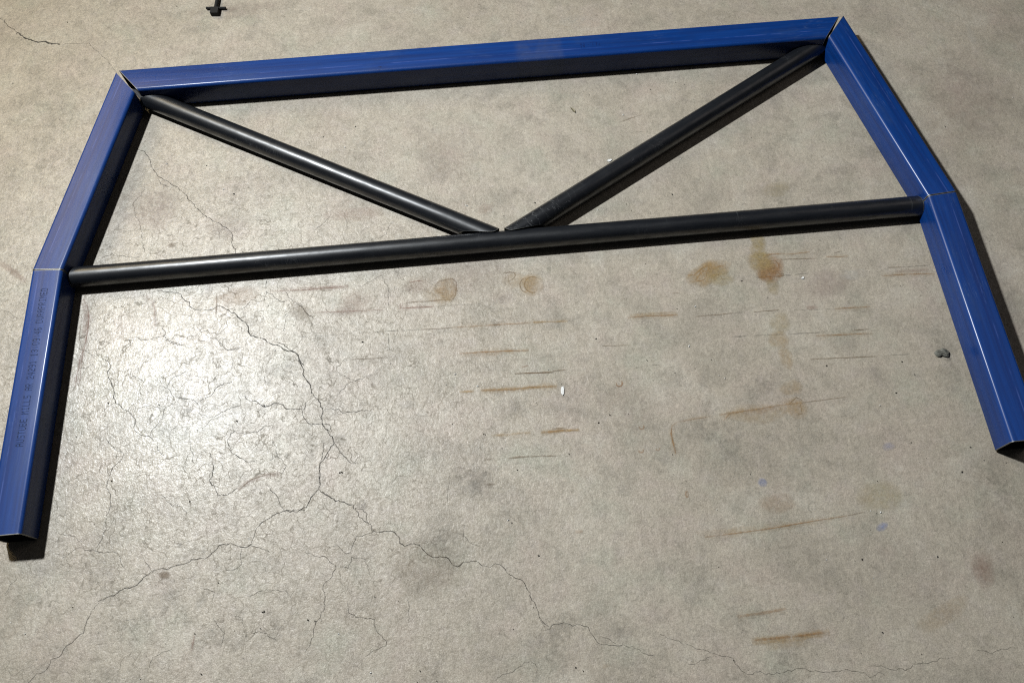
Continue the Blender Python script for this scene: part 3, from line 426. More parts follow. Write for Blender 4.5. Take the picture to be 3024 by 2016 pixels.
# ---------------------------------------------------------------- node helpers
class NT:
    def __init__(self, name):
        self.mat = bpy.data.materials.new(name)
        self.mat.use_nodes = True
        self.t = self.mat.node_tree
        self.t.nodes.clear()
        self.out = self.t.nodes.new('ShaderNodeOutputMaterial')
    def n(self, typ, **kw):
        nd = self.t.nodes.new(typ)
        for k, v in kw.items():
            setattr(nd, k, v)
        return nd
    def link(self, a, b):
        self.t.links.new(a, b)
    def put(self, sock, v):
        if isinstance(v, bpy.types.NodeSocket):
            self.link(v, sock)
        elif isinstance(v, (tuple, list)):
            sock.default_value = tuple(v) if len(v) == len(sock.default_value) else tuple(v) + (1,)
        else:
            sock.default_value = v
    def coord(self, kind='Object'):
        return self.n('ShaderNodeTexCoord').outputs[kind]
    def mapping(self, vec, scale=(1, 1, 1), loc=(0, 0, 0)):
        nd = self.n('ShaderNodeMapping')
        self.link(vec, nd.inputs['Vector'])
        nd.inputs['Scale'].default_value = scale
        nd.inputs['Location'].default_value = loc
        return nd.outputs[0]
    def noise(self, vec, scale, detail=4, rough=0.55, dist=0.0, color=False):
        nd = self.n('ShaderNodeTexNoise')
        self.link(vec, nd.inputs['Vector'])
        nd.inputs['Scale'].default_value = scale
        nd.inputs['Detail'].default_value = detail
        nd.inputs['Roughness'].default_value = rough
        nd.inputs['Distortion'].default_value = dist
        return nd.outputs['Color'] if color else nd.outputs['Fac']
    def voro(self, vec, scale, feature='F1', out='Distance', rand=1.0):
        nd = self.n('ShaderNodeTexVoronoi', feature=feature)
        self.link(vec, nd.inputs['Vector'])
        nd.inputs['Scale'].default_value = scale
        nd.inputs['Randomness'].default_value = rand
        return nd.outputs[out]
    def mathn(self, op, a, b=0.0, c=0.0):
        nd = self.n('ShaderNodeMath', operation=op)
        for i, v in enumerate((a, b, c)):
            self.put(nd.inputs[i], v)
        return nd.outputs[0]
    def rng(self, v, a, b, c=0.0, d=1.0, smooth=False):
        nd = self.n('ShaderNodeMapRange')
        if smooth:
            nd.interpolation_type = 'SMOOTHSTEP'
        self.put(nd.inputs['Value'], v)
        for k, x in (('From Min', a), ('From Max', b), ('To Min', c), ('To Max', d)):
            nd.inputs[k].default_value = x
        return nd.outputs[0]
    def mix(self, f, a, b, mode='MIX'):
        nd = self.n('ShaderNodeMix', data_type='RGBA', blend_type=mode)
        self.put(nd.inputs[0], f)
        self.put(nd.inputs[6], a)
        self.put(nd.inputs[7], b)
        return nd.outputs[2]
    def vadd(self, a, b, scale=1.0):
        s = self.n('ShaderNodeVectorMath', operation='SCALE')
        self.put(s.inputs[0], b)
        s.inputs['Scale'].default_value = scale
        nd = self.n('ShaderNodeVectorMath', operation='ADD')
        self.put(nd.inputs[0], a)
        self.link(s.outputs[0], nd.inputs[1])
        return nd.outputs[0]
    def sep(self, vec):
        nd = self.n('ShaderNodeSeparateXYZ')
        self.link(vec, nd.inputs[0])
        return nd.outputs
    def bump(self, h, strength=0.3, dist=0.001):
        nd = self.n('ShaderNodeBump')
        self.put(nd.inputs['Height'], h)
        nd.inputs['Strength'].default_value = strength
        nd.inputs['Distance'].default_value = dist
        return nd.outputs[0]
    def bsdf(self, color, rough=0.5, metal=0.0, normal=None, spec=0.5, coat=0.0, coat_rough=0.2):
        p = self.n('ShaderNodeBsdfPrincipled')
        self.put(p.inputs['Base Color'], color)
        self.put(p.inputs['Roughness'], rough)
        self.put(p.inputs['Metallic'], metal)
        self.put(p.inputs['Specular IOR Level'], spec)
        self.put(p.inputs['Coat Weight'], coat)
        self.put(p.inputs['Coat Roughness'], coat_rough)
        if normal is not None:
            self.link(normal, p.inputs['Normal'])
        return p.outputs[0]
    def finish(self, shader, alpha=None):
        if alpha is not None:
            tr = self.n('ShaderNodeBsdfTransparent').outputs[0]
            mx = self.n('ShaderNodeMixShader')
            self.put(mx.inputs[0], alpha)
            self.link(tr, mx.inputs[1])
            self.link(shader, mx.inputs[2])
            shader = mx.outputs[0]
        self.link(shader, self.out.inputs['Surface'])
        return self.mat

# ---------------------------------------------------------------- materials
def concrete():
    t = NT('concrete')
    co = t.coord()
    big = t.noise(co, 1.7, 5, 0.55)
    mid = t.noise(co, 8.5, 6, 0.66, 0.5)
    hue = t.noise(t.mapping(co, loc=(7.3, 2.1, 0)), 8.0, 5, 0.6)
    hue2 = t.noise(t.mapping(co, loc=(-3.3, 5.1, 0)), 26.0, 4, 0.6)
    col = t.mix(t.rng(big, 0.3, 0.7), (0.352, 0.308, 0.246), (0.418, 0.374, 0.306))
    col = t.mix(t.rng(hue, 0.52, 0.70, 0, 0.75), col, (0.395, 0.332, 0.278))
    col = t.mix(t.rng(hue, 0.46, 0.28, 0, 0.6), col, (0.345, 0.345, 0.275))
    col = t.mix(t.rng(hue2, 0.5, 0.75, 0, 0.4), col, (0.40, 0.35, 0.315))
    # grey smudges and paler worn patches
    col = t.mix(t.rng(mid, 0.50, 0.72, 0, 0.55), col, (0.225, 0.205, 0.165))
    col = t.mix(t.rng(mid, 0.46, 0.28, 0, 0.6), col, (0.475, 0.440, 0.370))
    smudge = t.noise(t.mapping(co, loc=(1.7, 9.1, 0)), 19.0, 5, 0.68)
    patch = t.noise(t.mapping(co, loc=(6.7, 1.1, 0)), 2.6, 3, 0.6)
    col = t.mix(t.mathn('MULTIPLY', t.rng(smudge, 0.50, 0.74, 0, 0.75), t.rng(patch, 0.42, 0.62, 0.08, 1.0)), col, (0.20, 0.182, 0.148))
    # sand-grain speckle
    g1 = t.noise(co, 170.0, 3, 0.75)
    g2 = t.noise(t.mapping(co, loc=(3, 3, 0)), 420.0, 2, 0.7)
    g3 = t.noise(t.mapping(co, loc=(5, 1, 0), scale=(1, 0.72, 1)), 75.0, 4, 0.72, 0.6)
    sp = t.mathn('ADD', t.mathn('MULTIPLY', g1, 0.28), t.mathn('ADD', t.mathn('MULTIPLY', g2, 0.40), t.mathn('MULTIPLY', g3, 0.32)))
    v = t.rng(sp, 0.36, 0.64, 0.62, 1.36)
    wisp = t.noise(t.mapping(co, loc=(9, 4, 0)), 42.0, 4, 0.6, 1.6)
    wl = t.mathn('MULTIPLY', t.rng(t.mathn('ABSOLUTE', t.mathn('SUBTRACT', wisp, 0.5)), 0.0, 0.022, 1, 0), t.rng(g3, 0.48, 0.62, 0, 0.34))
    v = t.mathn('MULTIPLY', v, t.mathn('SUBTRACT', 1.0, wl))
    gv = t.n('ShaderNodeCombineColor')
    for i in range(3):
        t.link(v, gv.inputs[i])
    col = t.mix(1.0, col, gv.outputs[0], 'MULTIPLY')
    # crazing: a fine net of hairline cracks, dense where the slab is badly worn
    warp = t.noise(co, 9.0, 3, 0.65, color=True)
    warp2 = t.noise(co, 60.0, 2, 0.6, color=True)
    wv = t.vadd(t.vadd(co, warp, 0.16), warp2, 0.012)
    e1 = t.voro(wv, 13.0, 'DISTANCE_TO_EDGE')
    e2 = t.voro(t.mapping(wv, loc=(4, 2, 0)), 30.0, 'DISTANCE_TO_EDGE')
    xyz = t.sep(co)
    dx = t.mathn('ADD', xyz[0], 0.62)
    dy = t.mathn('ADD', xyz[1], 0.86)
    dist = t.mathn('SQRT', t.mathn('ADD', t.mathn('MULTIPLY', dx, dx), t.mathn('MULTIPLY', dy, dy)))
    worn = t.rng(dist, 0.25, 0.85, 1.0, 0.12, True)
    brk = t.noise(t.mapping(co, loc=(8, 8, 0)), 11.0, 4, 0.6)
    l1 = t.mathn('MULTIPLY', t.rng(e1, 0.0, 0.016, 1, 0), t.rng(brk, 0.42, 0.6))
    l2 = t.mathn('MULTIPLY', t.rng(e2, 0.0, 0.03, 0.8, 0), t.rng(brk, 0.55, 0.42))
    net = t.mathn('MULTIPLY', t.mathn('MAXIMUM', l1, l2), t.mathn('MULTIPLY', worn, 0.6))
    col = t.mix(net, col, (0.07, 0.066, 0.06))
    # pits and blow holes
    vp = t.n('ShaderNodeTexVoronoi', feature='F1')
    t.link(t.vadd(co, warp2, 0.006), vp.inputs['Vector'])
    vp.inputs['Scale'].default_value = 48.0
    sel = t.sep(vp.outputs['Color'])
    pit = t.mathn('MULTIPLY', t.rng(vp.outputs['Distance'], 0.05, 0.12, 1, 0), t.rng(sel[0], 0.78, 0.86, 0, 0.7))
    pit = t.mathn('MULTIPLY', pit, t.rng(worn, 0, 1, 0.45, 1.0))
    col = t.mix(pit, col, (0.09, 0.085, 0.07))
    h = t.mathn('ADD', t.mathn('MULTIPLY', g1, 0.7), t.mathn('MULTIPLY', g3, 0.9))
    nrm = t.bump(h, 0.55, 0.0016)
    px_, py_ = t.mathn('ADD', xyz[0], 0.76), t.mathn('ADD', xyz[1], 0.84)
    pd = t.mathn('SQRT', t.mathn('ADD', t.mathn('MULTIPLY', px_, px_), t.mathn('MULTIPLY', py_, py_)))
    rough = t.rng(t.mathn('ADD', pd, t.mathn('MULTIPLY', mid, 0.3)), 0.15, 0.6, 0.31, 0.46, True)
    return t.finish(t.bsdf(col, rough, 0.0, nrm, spec=t.mathn('MULTIPLY', t.rng(sp, 0.38, 0.6, 0.12, 1.0), t.rng(net, 0.0, 0.3, 1.0, 0.2))))

def blue_paint(name, seam=0.012, patch=None):
    t = NT(name)
    co = t.coord()
    xyz = t.sep(co)
    streak = t.noise(t.mapping(co, scale=(3.0, 95.0, 95.0)), 1.0, 5, 0.6)
    cloud = t.noise(co, 14.0, 5, 0.6)
    col = t.mix(t.rng(streak, 0.3, 0.7), (0.0002, 0.020, 0.118), (0.0003, 0.040, 0.212))
    col = t.mix(t.rng(cloud, 0.55, 0.75, 0, 0.3), col, (0.003, 0.020, 0.105))
    # handling scuffs: dull grey-blue dust
    dust = t.noise(t.mapping(co, scale=(1, 2.2, 2.2), loc=(3, 0, 0)), 9.0, 6, 0.66)
    dmask = t.rng(dust, 0.53, 0.75, 0, 0.24)
    col = t.mix(dmask, col, (0.040, 0.075, 0.15))
    # long handling scratches and rub marks
    sc = t.noise(t.mapping(co, scale=(9, 120, 120), loc=(1, 2, 3)), 1.0, 3, 0.55, 0.8)
    sm = t.mathn('MULTIPLY', t.rng(t.mathn('ABSOLUTE', t.mathn('SUBTRACT', sc, 0.5)), 0.0, 0.02, 1, 0), t.rng(t.noise(t.mapping(co, loc=(0, 3, 1)), 6.0, 4), 0.5, 0.66, 0, 0.4))
    col = t.mix(sm, col, (0.07, 0.12, 0.26))
    # weld seam: two faint paler lines along the tube
    a = t.mathn('ABSOLUTE', t.mathn('SUBTRACT', xyz[1], seam))
    ln = t.mathn('MULTIPLY', t.rng(a, 0.0006, 0.0016, 1, 0), t.rng(t.noise(t.mapping(co, scale=(6, 1, 1)), 3.0), 0.42, 0.6, 0, 0.32))
    col = t.mix(ln, col, (0.09, 0.14, 0.42))
    a2 = t.mathn('ABSOLUTE', t.mathn('SUBTRACT', xyz[1], seam - 0.0045))
    ln2 = t.mathn('MULTIPLY', t.rng(a2, 0.001, 0.0022, 1, 0), 0.16)
    col = t.mix(ln2, col, (0.002, 0.012, 0.13))
    # dark nicks
    nick = t.n('ShaderNodeTexVoronoi', feature='F1')
    t.link(t.mapping(t.vadd(co, t.noise(co, 90, 3, color=True), 0.02), scale=(1, 1.5, 1.5)), nick.inputs['Vector'])
    nick.inputs['Scale'].default_value = 16.0
    ns = t.sep(nick.outputs['Color'])
    nm = t.mathn('MULTIPLY', t.rng(nick.outputs['Distance'], 0.03, 0.09, 1, 0), t.rng(ns[1], 0.6, 0.68, 0, 0.8))
    col = t.mix(nm, col, (0.004, 0.008, 0.04))
    if patch:
        x0, x1 = patch
        pm = t.mathn('MULTIPLY', t.rng(xyz[0], x0, x0 + 0.02, smooth=True), t.rng(xyz[0], x1 - 0.015, x1, 1, 0, True))
        pm = t.mathn('MULTIPLY', pm, t.rng(t.noise(co, 30, 5, 0.65), 0.3, 0.6, 0.03, 0.28))
        col = t.mix(pm, col, (0.07, 0.088, 0.14))
    rough = t.rng(t.noise(t.mapping(co, scale=(8, 60, 60)), 1.0, 5, 0.6), 0.3, 0.7, 0.46, 0.60)
    rough = t.mathn('ADD', rough, t.mathn('MULTIPLY', dmask, 0.12))
    fine = t.noise(t.mapping(co, scale=(40, 220, 220)), 1.0, 4, 0.6)
    nrm = t.bump(t.mathn('ADD', t.mathn('MULTIPLY', fine, 0.6), t.mathn('MULTIPLY', streak, 0.8)), 0.18, 0.0006)
    return t.finish(t.bsdf(col, rough, 0.0, nrm, spec=0.26, coat=0.32, coat_rough=0.22))

def black_pipe(name, scuff_end=None):
    t = NT(name)
    co = t.coord()
    xyz = t.sep(co)
    streak = t.noise(t.mapping(co, scale=(2.5, 70, 70)), 1.0, 5, 0.6)
    col = t.mix(t.rng(streak, 0.3, 0.7), (0.0035, 0.0045, 0.0065), (0.008, 0.0095, 0.013))
    cloud = t.noise(co, 16.0, 5, 0.6)
    col = t.mix(t.rng(cloud, 0.55, 0.78, 0, 0.5), col, (0.016, 0.018, 0.021))
    # hoop scratches from handling: fine rings and crossing hairlines
    ring = t.noise(t.mapping(co, scale=(150, 5, 5)), 1.0, 3, 0.5)
    rmask = t.mathn('MULTIPLY', t.rng(ring, 0.66, 0.72), t.rng(t.noise(co, 7.0, 3), 0.54, 0.66, 0, 0.3))
    col = t.mix(rmask, col, (0.13, 0.135, 0.14))
    hair = t.mathn('ABSOLUTE', t.mathn('SUBTRACT', t.noise(t.mapping(co, scale=(1, 0.45, 0.45)), 44.0, 2, 0.5, 1.8), 0.5))
    hmask = t.rng(t.noise(t.mapping(co, loc=(5, 0, 0)), 5.0, 3), 0.58, 0.68, 0, 0.55)
    if scuff_end:
        a, b = scuff_end
        hmask = t.mathn('MAXIMUM', hmask, t.rng(xyz[0], a, b, 0, 0.55, True))
    hm = t.mathn('MULTIPLY', t.rng(hair, 0.0, 0.012, 1, 0), hmask)
    col = t.mix(hm, col, (0.15, 0.155, 0.16))
    chip = t.n('ShaderNodeTexVoronoi', feature='F1')
    t.link(t.vadd(co, t.noise(co, 120, 3, color=True), 0.01), chip.inputs['Vector'])
    chip.inputs['Scale'].default_value = 34.0
    cs = t.sep(chip.outputs['Color'])
    cm = t.mathn('MULTIPLY', t.rng(chip.outputs['Distance'], 0.05, 0.11, 1, 0), t.rng(cs[0], 0.78, 0.84, 0, 0.9))
    col = t.mix(cm, col, (0.004, 0.004, 0.005))
    cm2 = t.mathn('MULTIPLY', t.rng(chip.outputs['Distance'], 0.03, 0.07, 1, 0), t.rng(cs[0], 0.12, 0.06, 0, 0.8))
    col = t.mix(cm2, col, (0.2, 0.2, 0.2))
    rough = t.rng(t.noise(t.mapping(co, scale=(10, 70, 70)), 1.0, 5, 0.65), 0.3, 0.7, 0.34, 0.5)
    rough = t.mathn('ADD', rough, t.mathn('MULTIPLY', cm, 0.5))
    nrm = t.bump(t.mathn('ADD', t.noise(co, 260, 3, 0.6), t.mathn('MULTIPLY', streak, 0.5)), 0.12, 0.0005)
    return t.finish(t.bsdf(col, rough, 0.0, nrm, spec=0.45, coat=t.mathn('MULTIPLY', t.rng(t.noise(t.mapping(co, scale=(30, 90, 90)), 1.0, 4, 0.65), 0.36, 0.6, 0.25, 0.85), t.mathn('SUBTRACT', 1.0, cm)), coat_rough=t.rng(streak, 0.3, 0.7, 0.25, 0.38)))

def simple(name, color, rough=0.5, metal=0.0, var=0.25, scale=120.0, spec=0.5):
    t = NT(name)
    co = t.coord()
    n = t.noise(co, scale, 4, 0.65)
    dark = tuple(c * (1 - var) for c in color)
    lite = tuple(min(1, c * (1 + var)) for c in color)
    col = t.mix(t.rng(n, 0.3, 0.7), dark, lite)
    return t.finish(t.bsdf(col, rough, metal, t.bump(n, 0.25, 0.0005), spec=spec))

def decal(name, color, lo=0.34, hi=0.56, scale=90.0, rough=0.55, power=1.0):
    """thin mark on the slab: opacity = per-vertex weight times grain, so the edge frays"""
    t = NT(name)
    co = t.coord()
    at = t.n('ShaderNodeAttribute', attribute_name='weight')
    w = t.mathn('POWER', at.outputs['Fac'], power)
    g = t.noise(co, scale, 5, 0.7)
    g2 = t.noise(t.mapping(co, loc=(2, 4, 0)), scale * 0.22, 4, 0.6)
    gg = t.mathn('ADD', t.mathn('MULTIPLY', g, 0.6), t.mathn('MULTIPLY', g2, 0.4))
    al = t.mathn('MULTIPLY', w, t.rng(gg, lo, hi, 0.0, 1.0))
    dark = tuple(c * 0.7 for c in color)
    lite = tuple(min(1, c * 1.3) for c in color)
    col = t.mix(t.rng(t.noise(co, 240, 3, 0.6), 0.3, 0.7), dark, lite)
    return t.finish(t.bsdf(col, rough, 0.0, spec=0.3), al)

MAT = {
    'concrete': concrete(),
    'steel': simple('cut_steel', (0.21, 0.21, 0.20), 0.48, 0.75, 0.3, 300.0),
    'inside': simple('tube_inside', (0.03, 0.03, 0.032), 0.7, 0.0, 0.4, 60.0),
    'crack': decal('crack_shadow', (0.036, 0.033, 0.029), 0.28, 0.46, 130.0, 0.9, 0.6),
    'red': decal('stain_red', (0.28, 0.15, 0.11), 0.30, 0.55),
    'rust': decal('stain_rust', (0.34, 0.185, 0.085), 0.3, 0.58),
    'orange': decal('stain_orange', (0.43, 0.285, 0.13), 0.32, 0.62),
    'yellow': decal('stain_yellow', (0.42, 0.32, 0.15), 0.30, 0.58),
    'brown': decal('stain_brown', (0.18, 0.12, 0.068), 0.28, 0.54),
    'dark': decal('stain_dark', (0.10, 0.093, 0.078), 0.40, 0.66),
    'pink': decal('stain_pink', (0.32, 0.23, 0.205), 0.34, 0.62),
    'white': decal('stain_white', (0.60, 0.59, 0.55), 0.40, 0.62),
    'blue': decal('stain_blue', (0.26, 0.31, 0.52), 0.28, 0.55),
    'ink': decal('printed_ink', (0.010, 0.016, 0.030), 0.26, 0.48, 70.0, 0.9),
    'faint_ink': decal('faded_ink', (0.004, 0.014, 0.10), 0.38, 0.62, 90.0, 0.6),
    'flake': simple('white_flake', (0.74, 0.74, 0.72), 0.5, 0.0, 0.12),
    'leaf': simple('dry_leaf', (0.24, 0.21, 0.13), 0.7, 0.0, 0.5, 220.0),
    'grit': simple('dark_grit', (0.028, 0.026, 0.022), 0.7, 0.0, 0.4),
    'lump': simple('dark_lump', (0.12, 0.118, 0.10), 0.75, 0.0, 0.75, 160.0),
    'black_iron': simple('black_iron', (0.004, 0.004, 0.004), 0.8, 0.0, 0.3),
}

# ---------------------------------------------------------------- object helpers
def link_mesh(name, verts, faces, mat, parent=None, smooth=False, weights=None, mats=None, fmat=None):
    me = bpy.data.meshes.new(name)
    me.from_pydata(verts, [], faces)
    for mm in (mats or [mat]):
        me.materials.append(mm)
    if fmat:
        me.polygons.foreach_set('material_index', fmat)
    if smooth:
        me.polygons.foreach_set('use_smooth', [True] * len(faces))
    if weights is not None:
        a = me.attributes.new('weight', 'FLOAT', 'POINT')
        a.data.foreach_set('value', weights)
    me.update()
    o = bpy.data.objects.new(name, me)
    COL.objects.link(o)
    if parent is not None:
        o.parent = parent
    return o

def tag(o, label, cat, group=None):
    o['label'] = label
    o['category'] = cat
    if group:
        o['group'] = group
    return o

def root(name, label, cat, loc, rotz, group=None):
    o = bpy.data.objects.new(name, None)
    o.empty_display_size = 0.05
    COL.objects.link(o)
    o.location = loc
    o.rotation_euler = (0, 0, rotz)
    return tag(o, label, cat, group)

# ---------------------------------------------------------------- the concrete slab
FX0, FX1, FY0, FY1 = -2.4, 2.4, -2.4, 1.4
NX, NY = 24, 19
fv = [(FX0 + (FX1 - FX0) * i / NX, FY0 + (FY1 - FY0) * j / NY, 0.0) for j in range(NY + 1) for i in range(NX + 1)]
nb = len(fv)
ff = [(j * (NX + 1) + i, j * (NX + 1) + i + 1, (j + 1) * (NX + 1) + i + 1, (j + 1) * (NX + 1) + i) for j in range(NY) for i in range(NX)]
fv += [(FX0, FY0, -0.1), (FX1, FY0, -0.1), (FX1, FY1, -0.1), (FX0, FY1, -0.1)]
c0, c1, c2, c3 = 0, NX, nb - 1, nb - 1 - NX
ff += [(nb, nb + 1, c1, c0), (nb + 1, nb + 2, c2, c1), (nb + 2, nb + 3, c3, c2), (nb + 3, nb, c0, c3), (nb + 3, nb + 2, nb + 1, nb)]
# the side faces must use the full edge loops of the grid
ff = ff[:NX * NY]
bottom_row = [i for i in range(NX + 1)]
top_row = [NY * (NX + 1) + i for i in range(NX + 1)]
left_col = [j * (NX + 1) for j in range(NY + 1)]
right_col = [j * (NX + 1) + NX for j in range(NY + 1)]
ff += [tuple([nb, nb + 1] + bottom_row[::-1]), tuple([nb + 2, nb + 3] + top_row),
       tuple([nb + 3, nb] + left_col), tuple([nb + 1, nb + 2] + right_col[::-1]), (nb + 3, nb + 2, nb + 1, nb)]
floor = link_mesh('floor', fv, ff, MAT['concrete'])
floor['kind'] = 'structure'
floor['label'] = 'worn stained concrete floor with branching cracks and rust marks'

# marks lie in the slab's surface skin, each a hair above the last
_z = [0.00025]
def next_z():
    _z[0] += 2.2e-6
    return _z[0]

def resample(pts, step):
    out = [Vector(pts[0])]
    for a, b in zip(pts[:-1], pts[1:]):
        a, b = Vector(a), Vector(b)
        n = max(1, int((b - a).length / step))
        for k in range(1, n + 1):
            out.append(a.lerp(b, k / n))
    return out

def ribbon(name, pts, width, strength, mat, rnd, jitter, wvar, step=0.006, flat=False):
    P = resample(pts, step)
    n = len(P)
    z = next_z()
    V, W, F = [], [], []
    off = 0.0
    for i, p in enumerate(P):
        t = P[min(i + 1, n - 1)] - P[max(i - 1, 0)]
        t = t.normalized() if t.length > 1e-9 else Vector((1, 0))
        nn = Vector((-t.y, t.x))
        off = 0.55 * off + rnd.uniform(-jitter, jitter)
        hw = width * 0.5 * rnd.uniform(1 - wvar, 1 + wvar)
        e = min(1.0, 0.35 + 3.0 * min(i, n - 1 - i) / max(n - 1, 1))
        c = p + nn * off
        s = strength * rnd.uniform(0.75, 1.0) * (0.25 + 0.75 * e)
        for k, wgt in ((-1.0, 0.0), (-0.45, 0.95), (0.45, 0.95), (1.0, 0.0)):
            q = c + nn * (hw * k)
            V.append((q.x, q.y, z))
            W.append(s * wgt)
        if i:
            a = (i - 1) * 4
            for k in range(3):
                F.append((a + k, a + 4 + k, a + 5 + k, a + 1 + k))
    return link_mesh(name, V, F, MAT[mat], floor, weights=W)

rnd = random.Random(11)
for wmm, deep, pts in CRACKS:
    ribbon('crack', pts, wmm * 0.001, 0.88 * deep * (1.0 if wmm >= 1.5 else 0.3 + 0.38 * wmm), 'crack', rnd, 0.0021, 0.5, 0.0042)
for kind, wmm, st, pts in STREAKS:
    ribbon('rust_mark' if kind != 'dark' else 'scuff_mark', pts, wmm * 0.001 * 1.3 + 0.0012, min(1.0, st * {'dark': 0.85, 'orange': 1.1, 'rust': 0.9}.get(kind, 1.0)), kind, rnd, 0.0002, 0.3, 0.008)

# rust bleeds a little way into the concrete round the longer marks
for kind, wmm, st, pts in STREAKS:
    ln = sum((Vector(q) - Vector(p)).length for p, q in zip(pts[:-1], pts[1:]))
    if kind in ('rust', 'orange', 'red') and ln > 0.045 and wmm < 8:
        ribbon('rust_mark', pts, wmm * 0.001 + 0.013, 0.26 * st, 'orange' if kind != 'red' else 'red', rnd, 0.001, 0.5, 0.012)

def blotch(kind, st, x, y, rx, ry, rot, nz, rnd):
    z = next_z()
    N, R = 28, 5
    ph = [rnd.uniform(0, 6.28) for _ in range(5)]
    V, W, F = [(x, y, z)], [st], []
    for r in range(1, R + 1):
        f = r / R
        for k in range(N):
            a = 2 * math.pi * k / N
            wob = 1 + nz * 0.28 * sum(math.sin((j + 2) * a + ph[j]) / (j + 1.5) for j in range(5))
            px, py = math.cos(a) * rx * f * wob * 1.15, math.sin(a) * ry * f * wob * 1.15
            V.append((x + px * math.cos(rot) - py * math.sin(rot), y + px * math.sin(rot) + py * math.cos(rot), z))
            hard = 1 - f ** ((4.0 if kind in ('orange', 'yellow', 'rust', 'blue') else 2.2) if nz < 0.6 else 1.3)
            W.append({'dark': 0.7, 'blue': 0.55, 'rust': 0.85}.get(kind, 1.0) * st * max(0.0, hard))
    for k in range(N):
        F.append((0, 1 + k, 1 + (k + 1) % N))
    for r in range(R - 1):
        for k in range(N):
            a, b = 1 + r * N + k, 1 + r * N + (k + 1) % N
            F.append((a, a + N, b + N, b))
    return link_mesh('stain', V, F, MAT[kind], floor, weights=W)

for row in STAINS:
    blotch(*row, rnd)

# ---------------------------------------------------------------- tubes
SIDE = 0.065
WALL = 0.0035
Z0 = 0.0013
GROUP = 'steel tubes laid out as a frame on the floor'

def rounded_square(side, rad, seg):
    h = side / 2
    out = []
    for cx, cz, a0 in ((h - rad, h - rad, 0), (-h + rad, h - rad, 90), (-h + rad, -h + rad, 180), (h - rad, -h + rad, 270)):
        for k in range(seg + 1):
            a = math.radians(a0 + 90 * k / seg)
            out.append((cx + rad * math.cos(a), cz + rad * math.sin(a)))
    return out

def sleeve(name, rings, mat, parent, flip=False, smooth=True):
    """rings: list of closed vertex loops"""
    n = len(rings[0])
    V = [v for r in rings for v in r]
    F = []
    for i in range(len(rings) - 1):
        for k in range(n):
            a, b = i * n + k, i * n + (k + 1) % n
            f = (a, b, b + n, a + n)
            F.append(f[::-1] if flip else f)
    return V, F

def add_tube(label, name, prof_o, prof_i, start, end, body_mat, zc, mats_parent, steps, cat):
    """start(y,z), end(y,z): axial position of the cut for a generator line"""
    rt = mats_parent
    def loop(prof, fa, t, push=0.0):
        out = []
        for (y, z) in prof:
            a, b = start(y, z), end(y, z)
            out.append((a + (b - a) * t, y, z + zc))
        return out
    ts = [i / steps for i in range(steps + 1)]
    Vo, Fo = sleeve('o', [loop(prof_o, None, t) for t in ts], None, None)
    Vi, Fi = sleeve('i', [loop(prof_i, None, t) for t in (0.0, 1.0)], None, None, flip=True)
    base = len(Vo)
    body = link_mesh(name, Vo + Vi, Fo + [tuple(i + base for i in f) for f in Fi], None, rt, True,
                     mats=[body_mat, MAT['inside']], fmat=[0] * len(Fo) + [1] * len(Fi))
    # bare sawn rims: the wall's cross-section plus the burr the saw left round it
    n = len(prof_o)
    for t, sgn in ((0.0, -1), (1.0, 1)):
        A = loop(prof_o, None, t)
        B = loop(prof_i, None, t)
        ctr_y = sum(p[0] for p in prof_o) / n
        def grow(v, d):
            ln = math.hypot(v[1] - ctr_y, v[2] - zc) or 1
            return (v[0], v[1] + (v[1] - ctr_y) / ln * d, v[2] + (v[2] - zc) / ln * d)
        back = [(v[0] - sgn * 0.0009, v[1], v[2]) for v in (grow(w, 0.00018) for w in A)]
        lip = [(v[0] + sgn * 0.0002, v[1], v[2]) for v in (grow(w, 0.00018) for w in A)]
        inn = [(v[0] + sgn * 0.0002, v[1], v[2]) for v in B]
        V, F = sleeve('r', [back, lip, inn], None, None, flip=(sgn < 0))
        link_mesh('cut_rim', V, F, MAT['steel'], rt)
    return body

def square_tube(label, n_out, c, cut0, cut1, mat):
    """n_out: unit normal towards the outside of the frame, c: offset of the centre line;
    cut0, cut1: two plan points (outer, inner) on each sawn end"""
    nx, ny = n_out
    d = Vector((ny, -nx))                       # along the tube
    nn = Vector((nx, ny))                       # local +y
    if d.x * nn.y - d.y * nn.x < 0:
        d = -d
    P0 = nn * c
    ends = []
    for cut in (cut0, cut1):
        (xa, ya), (xb, yb) = [((Vector(p) - P0).dot(d), (Vector(p) - P0).dot(nn)) for p in cut]
        k = (xb - xa) / (yb - ya)
        ends.append((xa - k * ya, k))
    ends.sort()
    (a0, k0), (a1, k1) = ends
    org = P0 + d * a0
    rt = root('square_tube', label, 'steel tube', (org.x, org.y, Z0), math.atan2(d.y, d.x), GROUP)
    po = rounded_square(SIDE, 0.0075, 6)
    pi = rounded_square(SIDE - 2 * WALL, 0.0042, 6)
    length = a1 - a0
    add_tube(label, 'tube_wall', po, pi, lambda y, z: k0 * y, lambda y, z: length + k1 * y, mat, SIDE / 2, rt, 8, None)
    return rt, org, d, nn

BM = blue_paint('blue_primer_beam', seam=-0.010, patch=(0.905, 1.03))
B1 = blue_paint('blue_primer_upper', seam=0.010)
B2 = blue_paint('blue_primer_lower', seam=0.016)
B3 = blue_paint('blue_primer_right', seam=0.012)

